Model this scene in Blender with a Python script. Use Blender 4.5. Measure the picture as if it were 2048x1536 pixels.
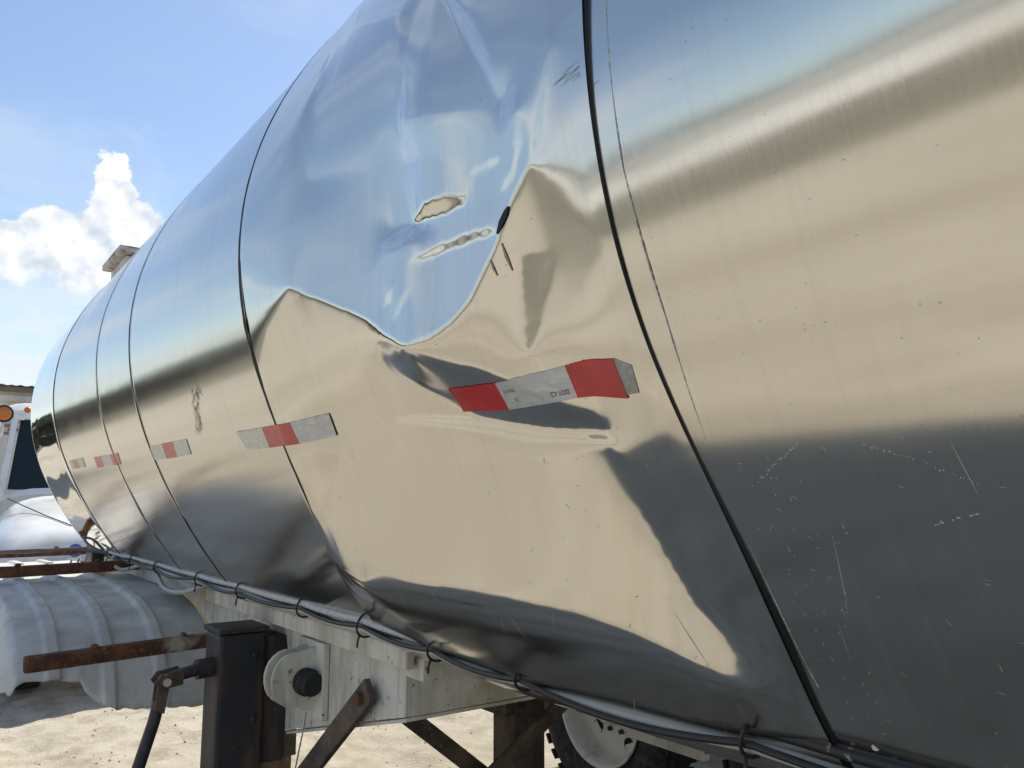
import bpy, bmesh, math, random, zlib, base64
import numpy as np
from mathutils import Vector, Matrix

random.seed(7); rng = np.random.default_rng(7)
scene = bpy.context.scene
for o in list(bpy.data.objects): bpy.data.objects.remove(o)
COL = scene.collection
R = math.radians

# ------------------------------------------------------------------ camera
cam = bpy.data.cameras.new("camera"); cam.lens = 28.48; cam.sensor_width = 36.0
cam.clip_start = 0.02; cam.clip_end = 4000
camo = bpy.data.objects.new("camera", cam); COL.objects.link(camo)
PITCH, YAW = 0.139589, 0.634277
fw = Vector((math.sin(YAW)*math.cos(PITCH), math.cos(YAW)*math.cos(PITCH), math.sin(PITCH)))
rt = Vector((math.cos(YAW), -math.sin(YAW), 0)); up = rt.cross(fw)
camo.matrix_world = Matrix(((rt.x, up.x, -fw.x, 0), (rt.y, up.y, -fw.y, 0), (rt.z, up.z, -fw.z, 1.6), (0, 0, 0, 1)))
scene.camera = camo

# ------------------------------------------------------------------ sky, sun, exposure
TO_SUN = Vector((0.50, 0.42, 0.866)).normalized()
SUN_EL = math.asin(TO_SUN.z); SUN_ROT = math.atan2(TO_SUN.x, TO_SUN.y)
world = bpy.data.worlds.new("World"); scene.world = world; world.use_nodes = True
scene.view_settings.view_transform = 'Standard'; scene.view_settings.look = 'None'
scene.view_settings.gamma = 1.0; scene.view_settings.exposure = 0.34
scene.view_settings.use_curve_mapping = False
scene.render.film_transparent = False
scene.cycles.use_denoising = True
scene.cycles.max_bounces = 10; scene.cycles.glossy_bounces = 8; scene.cycles.diffuse_bounces = 4
scene.cycles.sample_clamp_indirect = 6.0

class NT:
    """small helper to write node trees"""
    def __init__(s, tree): s.t = tree; s.n = tree.nodes; s.l = tree.links
    def node(s, typ, **kw):
        n = s.n.new(typ)
        for k, v in kw.items():
            if k.startswith('i_'):
                key = k[2:]; key = int(key) if key.isdigit() else key.replace('_', ' ')
                s.set(n.inputs[key], v)
            else: setattr(n, k, v)
        return n
    def set(s, sock, v):
        if isinstance(v, bpy.types.NodeSocket): s.l.new(v, sock)
        else:
            if sock.type == 'RGBA' and hasattr(v, '__len__') and len(v) == 3: v = (*v, 1)
            sock.default_value = v
    def math(s, op, a, b=None, c=None, clamp=False):
        n = s.n.new('ShaderNodeMath'); n.operation = op; n.use_clamp = clamp
        for i, v in enumerate((a, b, c)):
            if v is not None: s.set(n.inputs[i], v)
        return n.outputs[0]
    def vmath(s, op, a, b=None):
        n = s.n.new('ShaderNodeVectorMath'); n.operation = op; s.set(n.inputs[0], a)
        if b is not None: s.set(n.inputs[1], b)
        return n.outputs['Value'] if op in ('DOT_PRODUCT', 'LENGTH') else n.outputs[0]
    def mix(s, fac, a, b):
        n = s.n.new('ShaderNodeMix'); n.data_type = 'RGBA'; s.set(n.inputs[0], fac); s.set(n.inputs[6], a); s.set(n.inputs[7], b)
        return n.outputs[2]
    def smooth(s, x, lo, hi, a=0.0, b=1.0):
        n = s.n.new('ShaderNodeMapRange'); n.interpolation_type = 'SMOOTHSTEP'
        s.set(n.inputs[0], x); s.set(n.inputs[1], lo); s.set(n.inputs[2], hi); s.set(n.inputs[3], a); s.set(n.inputs[4], b)
        return n.outputs[0]
    def noise(s, vec, scale, detail=4.0, rough=.55, dist=0.0):
        n = s.n.new('ShaderNodeTexNoise'); s.set(n.inputs['Vector'], vec); n.inputs['Scale'].default_value = scale
        n.inputs['Detail'].default_value = detail; n.inputs['Roughness'].default_value = rough; n.inputs['Distortion'].default_value = dist
        return n.outputs[0]
    def scale(s, vec, sc, loc=(0, 0, 0)):
        n = s.n.new('ShaderNodeMapping'); s.set(n.inputs[0], vec); n.inputs['Scale'].default_value = sc; n.inputs['Location'].default_value = loc
        return n.outputs[0]
    def bump(s, height, strength, dist=.01):
        n = s.n.new('ShaderNodeBump'); s.set(n.inputs['Height'], height); n.inputs['Strength'].default_value = strength; n.inputs['Distance'].default_value = dist
        return n.outputs[0]

def build_sky():
    t = NT(world.node_tree); t.n.clear()
    out = t.node('ShaderNodeOutputWorld'); bg = t.node('ShaderNodeBackground'); t.l.new(bg.outputs[0], out.inputs[0])
    sky = t.node('ShaderNodeTexSky', sky_type='NISHITA'); sky.sun_disc = False
    sky.sun_elevation = SUN_EL; sky.sun_rotation = SUN_ROT; sky.altitude = 10; sky.air_density = 1.0; sky.dust_density = .4; sky.ozone_density = .8
    d = t.node('ShaderNodeTexCoord').outputs['Generated']
    sep = t.node('ShaderNodeSeparateXYZ'); t.l.new(d, sep.inputs[0]); el = sep.outputs[2]
    # --- towering cumulus north of the tank, written as lobes around one direction
    c = (fw + rt*((226-1024)/1620) + up*((768-520)/1620)).normalized()
    cr = Vector((0, 0, 1)).cross(c).normalized()*-1; cu = cr.cross(c).normalized()
    k = t.vmath('DOT_PRODUCT', d, tuple(c)); kk = t.math('MAXIMUM', k, .05)
    a = t.math('DIVIDE', t.vmath('DOT_PRODUCT', d, tuple(cr)), kk)
    b = t.math('DIVIDE', t.vmath('DOT_PRODUCT', d, tuple(cu)), kk)
    comb = t.node('ShaderNodeCombineXYZ'); t.l.new(a, comb.inputs[0]); t.l.new(b, comb.inputs[1]); ab = comb.outputs[0]
    n1 = t.noise(ab, 22, 8, .62); n2 = t.noise(ab, 70, 5, .6); nw = t.noise(ab, 7, 3, .5)
    field = None
    lobes = [(-.006, .092, .020, .026), (-.002, .066, .026, .026), (.022, .046, .030, .022), (.050, .028, .028, .024), (-.060, .024, .036, .024), (-.090, .008, .026, .022),
             (-.012, .026, .036, .026), (.012, .006, .046, .026), (-.055, -.006, .050, .026), (-.02, -.020, .058, .024), (-.10, -.02, .04, .02), (.03, -.032, .05, .022)]
    for (x, y, sx, sy) in lobes:
        dx = t.math('DIVIDE', t.math('SUBTRACT', a, x), sx); dy = t.math('DIVIDE', t.math('SUBTRACT', b, y), sy)
        q = t.math('ADD', t.math('MULTIPLY', dx, dx), t.math('MULTIPLY', dy, dy))
        q = t.math('SUBTRACT', 1.0, t.math('SQRT', q))
        field = q if field is None else t.math('SMOOTH_MAX', field, q, .25)
    dens = t.math('ADD', field, t.math('MULTIPLY', t.math('SUBTRACT', n1, .5), 1.7))
    dens = t.math('ADD', dens, t.math('MULTIPLY', t.math('SUBTRACT', n2, .5), .7))
    soft = t.smooth(b, -.06, .01, 1.2, .18)          # crisp crown, ragged base
    alpha = t.smooth(t.math('DIVIDE', dens, soft), -.35, .75)
    alpha = t.math('MULTIPLY', alpha, t.smooth(k, .80, .9))
    alpha = t.math('MULTIPLY', alpha, t.smooth(b, -.11, -.02, .25, 1.0))
    ns1 = t.noise(ab, 26, 4, .5); nsh = t.noise(t.scale(ab, (1, 1, 1), (-.007, -.011, 0)), 26, 4, .5)
    lit = t.math('ADD', .72, t.math('MULTIPLY', t.math('SUBTRACT', ns1, nsh), 3.0))
    lit = t.math('ADD', lit, t.math('MULTIPLY', b, 3.0)); lit = t.math('ADD', lit, t.math('MULTIPLY', t.math('SUBTRACT', nw, .5), .8), clamp=True)
    ccol = t.mix(lit, (3.3, 3.9, 4.7), (6.5, 6.6, 6.7))
    # --- far cumulus and haze low all round the horizon, thin wisps high up
    low = t.noise(t.scale(d, (2.2, 2.2, 7.0)), 2.2, 7, .58)
    lowm = t.math('MULTIPLY', t.smooth(low, .46, .62), t.math('MULTIPLY', t.smooth(el, .005, .05), t.smooth(el, .34, .12)))
    lowm = t.math('MULTIPLY', lowm, .9)
    wis = t.noise(t.scale(d, (1.2, 3.5, 2.0)), 2.4, 6, .6, 1.2)
    wism = t.math('MULTIPLY', t.smooth(wis, .42, .74), .42)
    base = sky.outputs[0]
    hz = t.smooth(el, -.02, .20, .24, 0.0)
    col = t.mix(hz, base, (4.3, 5.2, 6.2))
    col = t.mix(wism, col, (4.6, 5.2, 5.9))
    col = t.mix(lowm, col, (5.3, 5.6, 6.0))
    col = t.mix(alpha, col, ccol)
    t.l.new(col, bg.inputs[0]); bg.inputs[1].default_value = SKY_STRENGTH
SKY_STRENGTH = 0.13
build_sky()
sun = bpy.data.lights.new("sun", 'SUN'); sun.energy = 4.9; sun.angle = R(0.53); sun.color = (1.0, .945, .85)
suno = bpy.data.objects.new("sun", sun); COL.objects.link(suno)
suno.rotation_euler = TO_SUN.to_track_quat('Z', 'Y').to_euler(); suno.location = (20, 5, 30)

# ------------------------------------------------------------------ object helpers
def tag(o, label=None, cat=None, group=None, kind=None):
    if label: o['label'] = label
    if cat: o['category'] = cat
    if group: o['group'] = group
    if kind: o['kind'] = kind
    return o
def empty(name, loc, label=None, cat=None, group=None):
    o = bpy.data.objects.new(name, None); o.location = loc; COL.objects.link(o); o.empty_display_size = .2
    return tag(o, label, cat, group)
def link(name, me, mat, parent=None, smooth=False):
    o = bpy.data.objects.new(name, me); COL.objects.link(o)
    if mat is not None and not me.materials:
        for m in (mat if isinstance(mat, (list, tuple)) else [mat]): me.materials.append(m)
    if parent is not None:
        # geometry is written in world space: undo the parents' offsets
        off = Vector((0, 0, 0)); q = parent
        while q is not None: off += q.location; q = q.parent
        o.parent = parent; o.location = -off
    if smooth: me.polygons.foreach_set('use_smooth', [True]*len(me.polygons))
    return o
class MB:
    """mesh builder: collects boxes, tubes, lathes and plates for one part"""
    def __init__(s): s.v = []; s.f = []
    def add(s, verts, faces):
        b = len(s.v); s.v += [tuple(map(float, q)) for q in verts]; s.f += [tuple(b+i for i in f) for f in faces]; return s
    def box(s, x0, x1, y0, y1, z0, z1, ch=0.0):
        if ch <= 0:
            return s.add([(x0,y0,z0),(x1,y0,z0),(x1,y1,z0),(x0,y1,z0),(x0,y0,z1),(x1,y0,z1),(x1,y1,z1),(x0,y1,z1)],
                         [(0,3,2,1),(4,5,6,7),(0,1,5,4),(1,2,6,5),(2,3,7,6),(3,0,4,7)])
        bm = bmesh.new(); bmesh.ops.create_cube(bm, size=1)
        for v in bm.verts: v.co = ((x0+x1)/2+v.co.x*(x1-x0), (y0+y1)/2+v.co.y*(y1-y0), (z0+z1)/2+v.co.z*(z1-z0))
        bmesh.ops.bevel(bm, geom=bm.edges[:]+bm.verts[:], offset=ch, segments=2, affect='EDGES', profile=.6)
        bm.verts.ensure_lookup_table(); s.add([v.co for v in bm.verts], [[v.index for v in f.verts] for f in bm.faces]); bm.free(); return s
    def beam(s, a, b, w, h, upv=(0, 0, 1), ch=0.0):
        """box from a to b, width w (sideways), height h"""
        a, b = Vector(a), Vector(b); d = (b-a); L = d.length; d.normalize(); u = Vector(upv); sd = d.cross(u).normalized(); u = sd.cross(d)
        t = MB().box(0, L, -w/2, w/2, -h/2, h/2, ch)
        return s.add([a+d*x+sd*-y+u*z for x, y, z in t.v], t.f)
    def tube(s, pts, r, n=8, cap=True, close=False):
        pts = [Vector(q) for q in pts]; m = len(pts); rs = r if hasattr(r, '__len__') else [r]*m
        vs, fs = [], []; ref = None
        for i, q in enumerate(pts):
            d = (pts[(i+1) % m]-pts[i-1]) if close else pts[min(i+1, m-1)]-pts[max(i-1, 0)]
            d.normalize()
            if ref is None: ref = d.orthogonal().normalized()
            ref = (ref-d*ref.dot(d)).normalized(); bi = d.cross(ref)
            for k in range(n):
                a = 2*math.pi*k/n; vs.append(q+(ref*math.cos(a)+bi*math.sin(a))*rs[i])
        for i in range(m if close else m-1):
            j = (i+1) % m
            for k in range(n): fs.append((i*n+k, i*n+(k+1) % n, j*n+(k+1) % n, j*n+k))
        if cap and not close: fs.append(tuple(range(n-1, -1, -1))); fs.append(tuple((m-1)*n+k for k in range(n)))
        return s.add(vs, fs)
    def cyl(s, a, b, r, n=20, r2=None): return s.tube([a, b], [r, r if r2 is None else r2], n)
    def lathe(s, prof, origin, axis, n=40):
        """prof: (distance along axis, radius)"""
        ax = Vector(axis).normalized(); u = ax.orthogonal().normalized(); w = ax.cross(u); o = Vector(origin); vs, fs = [], []
        for (t, r) in prof:
            for k in range(n):
                a = 2*math.pi*k/n; vs.append(o+ax*t+(u*math.cos(a)+w*math.sin(a))*r)
        for i in range(len(prof)-1):
            for k in range(n): fs.append((i*n+k, i*n+(k+1) % n, (i+1)*n+(k+1) % n, (i+1)*n+k))
        return s.add(vs, fs)
    def plate(s, poly, ext):
        """flat polygon (list of 3-D points) thickened by the vector ext"""
        n = len(poly); e = Vector(ext); p = [Vector(q) for q in poly]
        return s.add(p+[q+e for q in p], [tuple(range(n-1, -1, -1)), tuple(range(n, 2*n))]+[(i, (i+1) % n, n+(i+1) % n, n+i) for i in range(n)])
    def build(s, name, mat, parent=None, smooth=False, sharp=None, label=None):
        me = bpy.data.meshes.new(name); me.from_pydata(s.v, [], s.f); me.update()
        bm = bmesh.new(); bm.from_mesh(me); bmesh.ops.recalc_face_normals(bm, faces=bm.faces); bm.to_mesh(me); bm.free()
        o = link(name, me, mat, parent, smooth or sharp is not None)
        if sharp is not None:
            try: me.set_sharp_from_angle(angle=R(sharp))
            except Exception: pass
        if label: o['label'] = label
        return o
def grid_mesh(name, P, uv=None, flip=False):
    """P: [rows, cols, 3] array to a quad sheet"""
    nr, nc = P.shape[:2]; me = bpy.data.meshes.new(name)
    i = np.arange(nr*nc).reshape(nr, nc); q = np.stack([i[:-1, :-1], i[:-1, 1:], i[1:, 1:], i[1:, :-1]], -1).reshape(-1, 4)
    if flip: q = q[:, ::-1]
    me.vertices.add(nr*nc); me.vertices.foreach_set('co', P.reshape(-1).astype(np.float32))
    me.loops.add(q.size); me.loops.foreach_set('vertex_index', q.reshape(-1).astype(np.int32))
    me.polygons.add(len(q)); me.polygons.foreach_set('loop_start', np.arange(0, q.size, 4, dtype=np.int32))
    me.update(calc_edges=True)
    if uv is not None:
        l = me.uv_layers.new(name='panel'); l.data.foreach_set('uv', uv.reshape(-1, 2)[q.reshape(-1)].reshape(-1).astype(np.float32))
    me.polygons.foreach_set('use_smooth', [True]*len(me.polygons))
    return me

# ------------------------------------------------------------------ materials
def material(name, color=(.5, .5, .5), rough=.5, metal=0.0, **kw):
    m = bpy.data.materials.new(name); m.use_nodes = True; b = m.node_tree.nodes['Principled BSDF']
    b.inputs['Base Color'].default_value = (*color, 1); b.inputs['Roughness'].default_value = rough; b.inputs['Metallic'].default_value = metal
    for k, v in kw.items(): b.inputs[k.replace('_', ' ')].default_value = v
    return m, NT(m.node_tree), b
def obj_co(t): return t.node('ShaderNodeTexCoord').outputs['Object']
M = {}
def steel(name, rough, aniso, grime, grain=1.0):
    m, t, b = material(name, (.675, .655, .61), rough, 1.0)
    uv = t.node('ShaderNodeUVMap', uv_map='panel').outputs[0]
    b.inputs['Anisotropic'].default_value = aniso
    tg = t.node('ShaderNodeTangent', direction_type='UV_MAP', uv_map='panel'); t.l.new(tg.outputs[0], b.inputs['Tangent'])
    fine = t.noise(t.scale(uv, (420, 5, 1)), 1.0, 3, .6)          # brushing round the barrel
    coarse = t.noise(t.scale(uv, (2.5, 1.2, 1)), 1.0, 4, .55)
    streak = t.math('ADD', t.math('MULTIPLY', t.noise(t.scale(uv, (26, 1.1, 1)), 1.0, 5, .62), .5), t.math('MULTIPLY', t.noise(t.scale(uv, (95, 1.6, 1)), 1.0, 3, .6), .5))
    dust = t.noise(uv, 38, 6, .7)
    r = t.math('ADD', rough, t.math('MULTIPLY', t.math('SUBTRACT', fine, .5), rough*.7*grain))
    r = t.math('ADD', r, t.math('MULTIPLY', t.math('SUBTRACT', coarse, .45), rough*.8))
    t.l.new(r, b.inputs['Roughness'])
    b.inputs['Base Color'].default_value = (.675, .655, .61, 1)
    # two scales of waviness of the thin cladding plus the fine grain
    wav = t.noise(t.scale(uv, (3.2, 5.5, 1)), 1.0, 2, .5)
    h1 = t.bump(wav, .12, .004)
    nb = t.node('ShaderNodeBump'); nb.inputs['Strength'].default_value = .05*grain; nb.inputs['Distance'].default_value = .0004
    t.l.new(fine, nb.inputs['Height']); t.l.new(h1, nb.inputs['Normal']); t.l.new(nb.outputs[0], b.inputs['Normal'])
    # thin dry film of dust and run marks
    dif = t.node('ShaderNodeBsdfDiffuse'); dif.inputs[0].default_value = (.42, .37, .29, 1)
    fac = t.math('MULTIPLY', t.smooth(streak, .47, .72), grime*1.5)
    fac = t.math('ADD', fac, t.math('MULTIPLY', t.smooth(dust, .60, .78), grime*1.3))
    fac = t.math('ADD', fac, grime*.15)
    mx = t.node('ShaderNodeMixShader'); t.l.new(fac, mx.inputs[0]); t.l.new(b.outputs[0], mx.inputs[1]); t.l.new(dif.outputs[0], mx.inputs[2])
    t.l.new(mx.outputs[0], t.n['Material Output'].inputs[0])
    return m
M['steel'] = steel('brushed_stainless', .14, .75, .05)
M['steel_dent'] = steel('stretched_stainless', .115, .72, .05, .8)
M['mirror'] = steel('polished_stainless', .035, 0.0, .03, .2)
m, t, b = material('white_paint_grimy', (.68, .67, .62), .5); M['white'] = m
co = obj_co(t); n1 = t.noise(t.scale(co, (9, 9, 2.2)), 1, 6, .65); n2 = t.noise(co, 3.0, 5, .6); n3 = t.noise(co, 45, 4, .7)
run = t.noise(t.scale(co, (30, 30, 1.6)), 1, 4, .6); c = t.mix(t.smooth(n1, .40, .66), (.66, .635, .55), (.44, .405, .325))
c = t.mix(t.math('MULTIPLY', t.smooth(run, .52, .70), .55), c, (.36, .31, .235)); c = t.mix(t.math('MULTIPLY', t.smooth(n2, .54, .70), .7), c, (.40, .27, .145)); c = t.mix(t.smooth(n3, .62, .68), c, (.20, .105, .055))
t.l.new(c, b.inputs['Base Color']); t.l.new(t.bump(n3, .15, .002), b.inputs['Normal'])
m, t, b = material('rust', (.2, .08, .04), .9); M['rust'] = m
co = obj_co(t); n1 = t.noise(co, 14, 8, .68); n2 = t.noise(co, 75, 5, .7)
c = t.mix(t.smooth(n1, .35, .62), (.045, .021, .014), (.15, .058, .028)); c = t.mix(t.smooth(n2, .56, .70), c, (.30, .17, .075)); c = t.mix(t.smooth(t.noise(co, 5, 4, .6), .60, .72), c, (.34, .30, .22))
t.l.new(c, b.inputs['Base Color']); t.l.new(t.bump(n2, .5, .003), b.inputs['Normal'])
m, t, b = material('dark_painted_steel', (.03, .028, .027), .55); M['dark'] = m
co = obj_co(t); n1 = t.noise(t.scale(co, (12, 12, 3)), 1, 7, .65); n2 = t.noise(co, 60, 4, .7)
c = t.mix(t.smooth(n1, .42, .66), (.016, .017, .021), (.085, .046, .030)); c = t.mix(t.smooth(n2, .64, .72), c, (.14, .10, .07))
t.l.new(c, b.inputs['Base Color']); t.l.new(t.bump(n2, .25, .002), b.inputs['Normal'])
m, t, b = material('brown_primer_steel', (.09, .06, .045), .7); M['brown'] = m
co = obj_co(t); n1 = t.noise(co, 10, 7, .65); n2 = t.noise(co, 70, 4, .7)
c = t.mix(t.smooth(n1, .38, .68), (.045, .032, .026), (.13, .088, .062)); c = t.mix(t.smooth(n2, .62, .70), c, (.26, .22, .17))
t.l.new(c, b.inputs['Base Color']); t.l.new(t.bump(n2, .3, .002), b.inputs['Normal'])
m, t, b = material('weathered_aluminium', (.5, .5, .5), .62, .0); M['alu'] = m
co = obj_co(t); n1 = t.noise(t.scale(co, (10, 10, 4)), 1, 6, .65); n2 = t.noise(co, 90, 5, .75); n3 = t.noise(co, 4, 4, .5)
c = t.mix(t.smooth(n1, .3, .7), (.46, .44, .40), (.64, .615, .565)); c = t.mix(t.smooth(n2, .55, .68), c, (.66, .655, .63)); c = t.mix(t.math('MULTIPLY', t.smooth(n3, .50, .70), .4), c, (.30, .275, .235))
t.l.new(c, b.inputs['Base Color']); t.l.new(t.bump(n2, .12, .002), b.inputs['Normal'])
M['rubber'] = material('black_rubber', (.014, .014, .015), .62)[0]
M['gap_shade'] = material('gap_shade_black', (.008, .008, .009), .7)[0]  # black stands in for shade in the seam gaps and the pinched fold
M['lip'] = material('shaded_sheet_edge', (.10, .10, .10), .38, .9)[0]  # edge steel coloured dark to carry the shade at the seam
M['liner'] = material('dark_inner_jacket', (.010, .010, .010), .9)[0]
M['plastic'] = material('black_plastic', (.016, .016, .017), .42)[0]
m, t, b = material('tyre_rubber', (.016, .016, .016), .8); M['tyre'] = m
n1 = t.noise(obj_co(t), 20, 5, .6); t.l.new(t.mix(t.smooth(n1, .4, .75), (.012, .012, .012), (.06, .054, .046)), b.inputs['Base Color'])
m, t, b = material('conduit_grey', (.5, .5, .49), .45); M['conduit'] = m
co = obj_co(t); n1 = t.noise(co, 60, 5, .7); n2 = t.noise(t.scale(co, (3, 2.2, 3)), 1, 4, .6)
# black wrap flaking off the pale tube towards the front of the barrel
sx = t.node('ShaderNodeSeparateXYZ'); t.l.new(co, sx.inputs[0])
wrap = t.math('MULTIPLY', t.smooth(sx.outputs[1], 1.50, 1.20), t.smooth(t.math('ADD', t.math('MULTIPLY', n1, .55), n2), .84, .90, 1.0, 0.0))
c = t.mix(t.smooth(n1, .45, .7), (.50, .50, .49), (.33, .32, .30)); c = t.mix(wrap, c, (.016, .016, .017)); t.l.new(c, b.inputs['Base Color'])
M['conduit_plain'] = material('pale_conduit', (.46, .455, .43), .5)[0]
m, t, b = material('bolt_zinc', (.55, .54, .51), .38, .9); M['zinc'] = m
m, t, b = material('tape_red', (.42, .022, .028), .34); M['red'] = m
co = obj_co(t); n1 = t.noise(co, 40, 5, .65); t.l.new(t.mix(t.smooth(n1, .35, .7), (.56, .012, .018), (.42, .016, .022)), b.inputs['Base Color'])
b.inputs['Coat Weight'].default_value = .35; b.inputs['Coat Roughness'].default_value = .2; t.l.new(t.bump(t.noise(co, 26, 3, .5), .25, .004), b.inputs['Normal'])
m, t, b = material('tape_silver', (.52, .54, .55), .36, .25); M['silver'] = m
co = obj_co(t); n1 = t.noise(t.scale(co, (24, 24, 60)), 1, 5, .6, 1.0); n2 = t.noise(co, 240, 3, .7)
c = t.mix(t.smooth(n1, .42, .62), (.52, .53, .53), (.62, .625, .62)); c = t.mix(t.smooth(n2, .6, .72), c, (.38, .385, .38)); t.l.new(c, b.inputs['Base Color'])
t.l.new(t.bump(n1, .35, .003), b.inputs['Normal'])
m, t, b = material('tape_pale', (.62, .60, .55), .5, .1); M['pale'] = m
co = obj_co(t); n2 = t.noise(co, 90, 5, .7); t.l.new(t.mix(t.smooth(n2, .45, .7), (.76, .73, .65), (.58, .55, .47)), b.inputs['Base Color'])
m, t, b = material('glue_residue', (.3, .28, .23), .75); M['glue'] = m
co = obj_co(t); n2 = t.noise(co, 160, 6, .75); t.l.new(t.mix(t.smooth(n2, .4, .65), (.34, .32, .27), (.47, .45, .40)), b.inputs['Base Color']); t.l.new(t.bump(n2, .5, .003), b.inputs['Normal'])
M['ink'] = material('tape_print', (.03, .03, .035), .6)[0]
M['scratch'] = material('scratch_grey', (.46, .45, .42), .7)[0]
M['scuff'] = material('scuff_dark', (.11, .10, .09), .7)[0]
M['streak'] = material('rust_run', (.38, .29, .20), .8)[0]

# ------------------------------------------------------------------ ground, road
def vnoise(x, y, seed=0):
    """smooth lattice noise for relief, numpy"""
    xi = np.floor(x).astype(np.int64); yi = np.floor(y).astype(np.int64); fx = x-xi; fy = y-yi
    fx = fx*fx*(3-2*fx); fy = fy*fy*(3-2*fy)
    def hsh(a, b):
        n = (a*374761393+b*668265263+seed*974711) & 0x7fffffff; n = ((n ^ (n >> 13))*1274126177) & 0x7fffffff
        return ((n ^ (n >> 16)) & 0xffff)/65535.0
    return (hsh(xi, yi)*(1-fx)+hsh(xi+1, yi)*fx)*(1-fy)+(hsh(xi, yi+1)*(1-fx)+hsh(xi+1, yi+1)*fx)*fy
m, t, b = material('pale_shell_sand', (.48, .42, .32), .95); M['sand'] = m
co = obj_co(t); n1 = t.noise(co, .35, 6, .6); n2 = t.noise(co, 4.5, 8, .68); n3 = t.noise(co, 60, 4, .7); n4 = t.noise(t.scale(co, (.55, .035, 1)), 1, 5, .6)
c = t.mix(t.smooth(n1, .36, .66), (.43, .39, .31), (.51, .465, .38)); c = t.mix(t.smooth(n2, .42, .66), c, (.33, .28, .205)); c = t.mix(t.smooth(n4, .48, .68), c, (.35, .305, .225))
c = t.mix(t.smooth(n3, .58, .72), c, (.30, .25, .19)); t.l.new(c, b.inputs['Base Color'])
hh = t.math('ADD', t.math('MULTIPLY', n2, .7), t.math('MULTIPLY', n3, .3)); t.l.new(t.bump(hh, .9, .04), b.inputs['Normal'])
def axis_pts(lo, hi, near0, near1, step, grow=1.18):
    a = list(np.arange(near0, near1+1e-6, step)); s = step; x = near1
    while x < hi: s *= grow; x += s; a.append(min(x, hi))
    s = step; x = near0; l = []
    while x > lo: s *= grow; x -= s; l.append(max(x, lo))
    return np.array(l[::-1]+a)
gx = axis_pts(-900, 900, -3.5, 6.0, .05); gy = axis_pts(-900, 900, -2.5, 11, .05)
GX, GY = np.meshgrid(gx, gy)
near = np.exp(-((np.maximum(np.abs(GX-1)-6, 0))**2+(np.maximum(np.abs(GY-4)-9, 0))**2)/30)
def relief(x, y):
    z = .05*(vnoise(x*.6, y*.6, 1)-.5)+.035*(vnoise(x*1.9, y*1.5, 2)-.5)+.035*(vnoise(x*6, y*6, 3)-.5)+.022*(vnoise(x*13, y*11, 4)-.5)
    for xo in (-1.4, .55, 2.35):                     # wheel ruts along the trailer
        z = z-.035*np.exp(-((x-xo-.25*np.sin(y*.35))/.16)**2)
    return z-.02
GZ = relief(GX, GY)*near
ground = link('ground', grid_mesh('ground', np.stack([GX, GY, GZ], -1)), M['sand']); tag(ground, 'pale sandy shell yard with tyre ruts', None, None, 'structure')
m, t, b = material('old_asphalt', (.07, .068, .062), .9); M['asphalt'] = m
co = obj_co(t); n1 = t.noise(co, .8, 6, .6); n2 = t.noise(co, 30, 4, .7); t.l.new(t.mix(t.smooth(n1, .4, .7), (.075, .073, .068), (.14, .13, .112)), b.inputs['Base Color'])
m, t, b = material('scrub_verge', (.2, .19, .12), .95); M['verge'] = m
co = obj_co(t); n1 = t.noise(co, .5, 6, .6); t.l.new(t.mix(t.smooth(n1, .38, .66), (.20, .18, .13), (.085, .085, .05)), b.inputs['Base Color'])
def strip(name, x0, x1, z, mat):
    xs = np.linspace(x0, x1, 7); ys = np.linspace(-400, 700, 60); X, Y = np.meshgrid(xs, ys)
    w = .5*np.sin(Y*.21)+.3*np.sin(Y*.53+1); X = X+np.where((X == xs[0]) | (X == xs[-1]), w, 0)
    return tag(link(name, grid_mesh(name, np.stack([X, Y, np.full_like(X, z)], -1)), mat), kind='structure')
strip('verge', -31, -11, .006, M['verge'])
strip('road', -42, -31, .012, M['asphalt'])

# ------------------------------------------------------------------ tank barrel: cross-section and dent relief
TX, TZ, CAMH = 1.5061389, 0.4533354+1.6, 1.6
SC = [-0.0108555, -0.0075989, 0.0032724, 0.0077649, 0.0054862, -0.0066995, -0.0097389, 0.0022558]   # slight out-of-round
def rad(th):
    r = np.ones_like(th)
    for i, k in enumerate((2, 3, 4, 5)): r = r+SC[2*i]*np.cos(k*th)+SC[2*i+1]*np.sin(k*th)
    dg = np.degrees(np.mod(th, 2*math.pi)); s = lambda a, b_: (lambda q: q*q*(3-2*q))(np.clip((dg-a)/(b_-a), 0, 1))
    return r*(1-.105*s(229, 252)+.03*s(252, 270)-.03*s(270, 288)+.105*s(288, 311))       # belly flattened between the frame rails
def sect(th, off=0.0, scale=1.0):
    """point and outward normal of the barrel section at angle th (0 = far side, 180 = side facing the yard)"""
    e = 1e-4; f = lambda a: (rad(a)*np.cos(a), rad(a)*np.sin(a))
    x, z = f(th); xa, za = f(th-e); xb, zb = f(th+e); tx, tz = xb-xa, zb-za; l = np.hypot(tx, tz); nx, nz = tz/l, -tx/l
    return TX+(x+nx*off)*scale, TZ+(z+nz*off)*scale, nx, nz
SEAM_FRONT = np.array([(125, .556), (177.7, .559), (183.5, .565), (189.9, .568), (195.3, .567), (201.6, .557), (209.6, .538), (217.2, .533), (228.2, .544), (246, .55)])
SEAM_BACK = np.array([(125, 1.592), (155, 1.592), (166.8, 1.608), (173.5, 1.609), (184.6, 1.607), (190.2, 1.604), (195.4, 1.592), (208.4, 1.597), (217.9, 1.62), (225.9, 1.627), (246, 1.627)])
def seam_y(th, S):
    d = np.degrees(th); return sum(np.interp(d+8*a, S[:, 0], S[:, 1]) for a in np.linspace(-.5, .5, 7))/7
TH0, TH1 = R(125), R(246)
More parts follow.
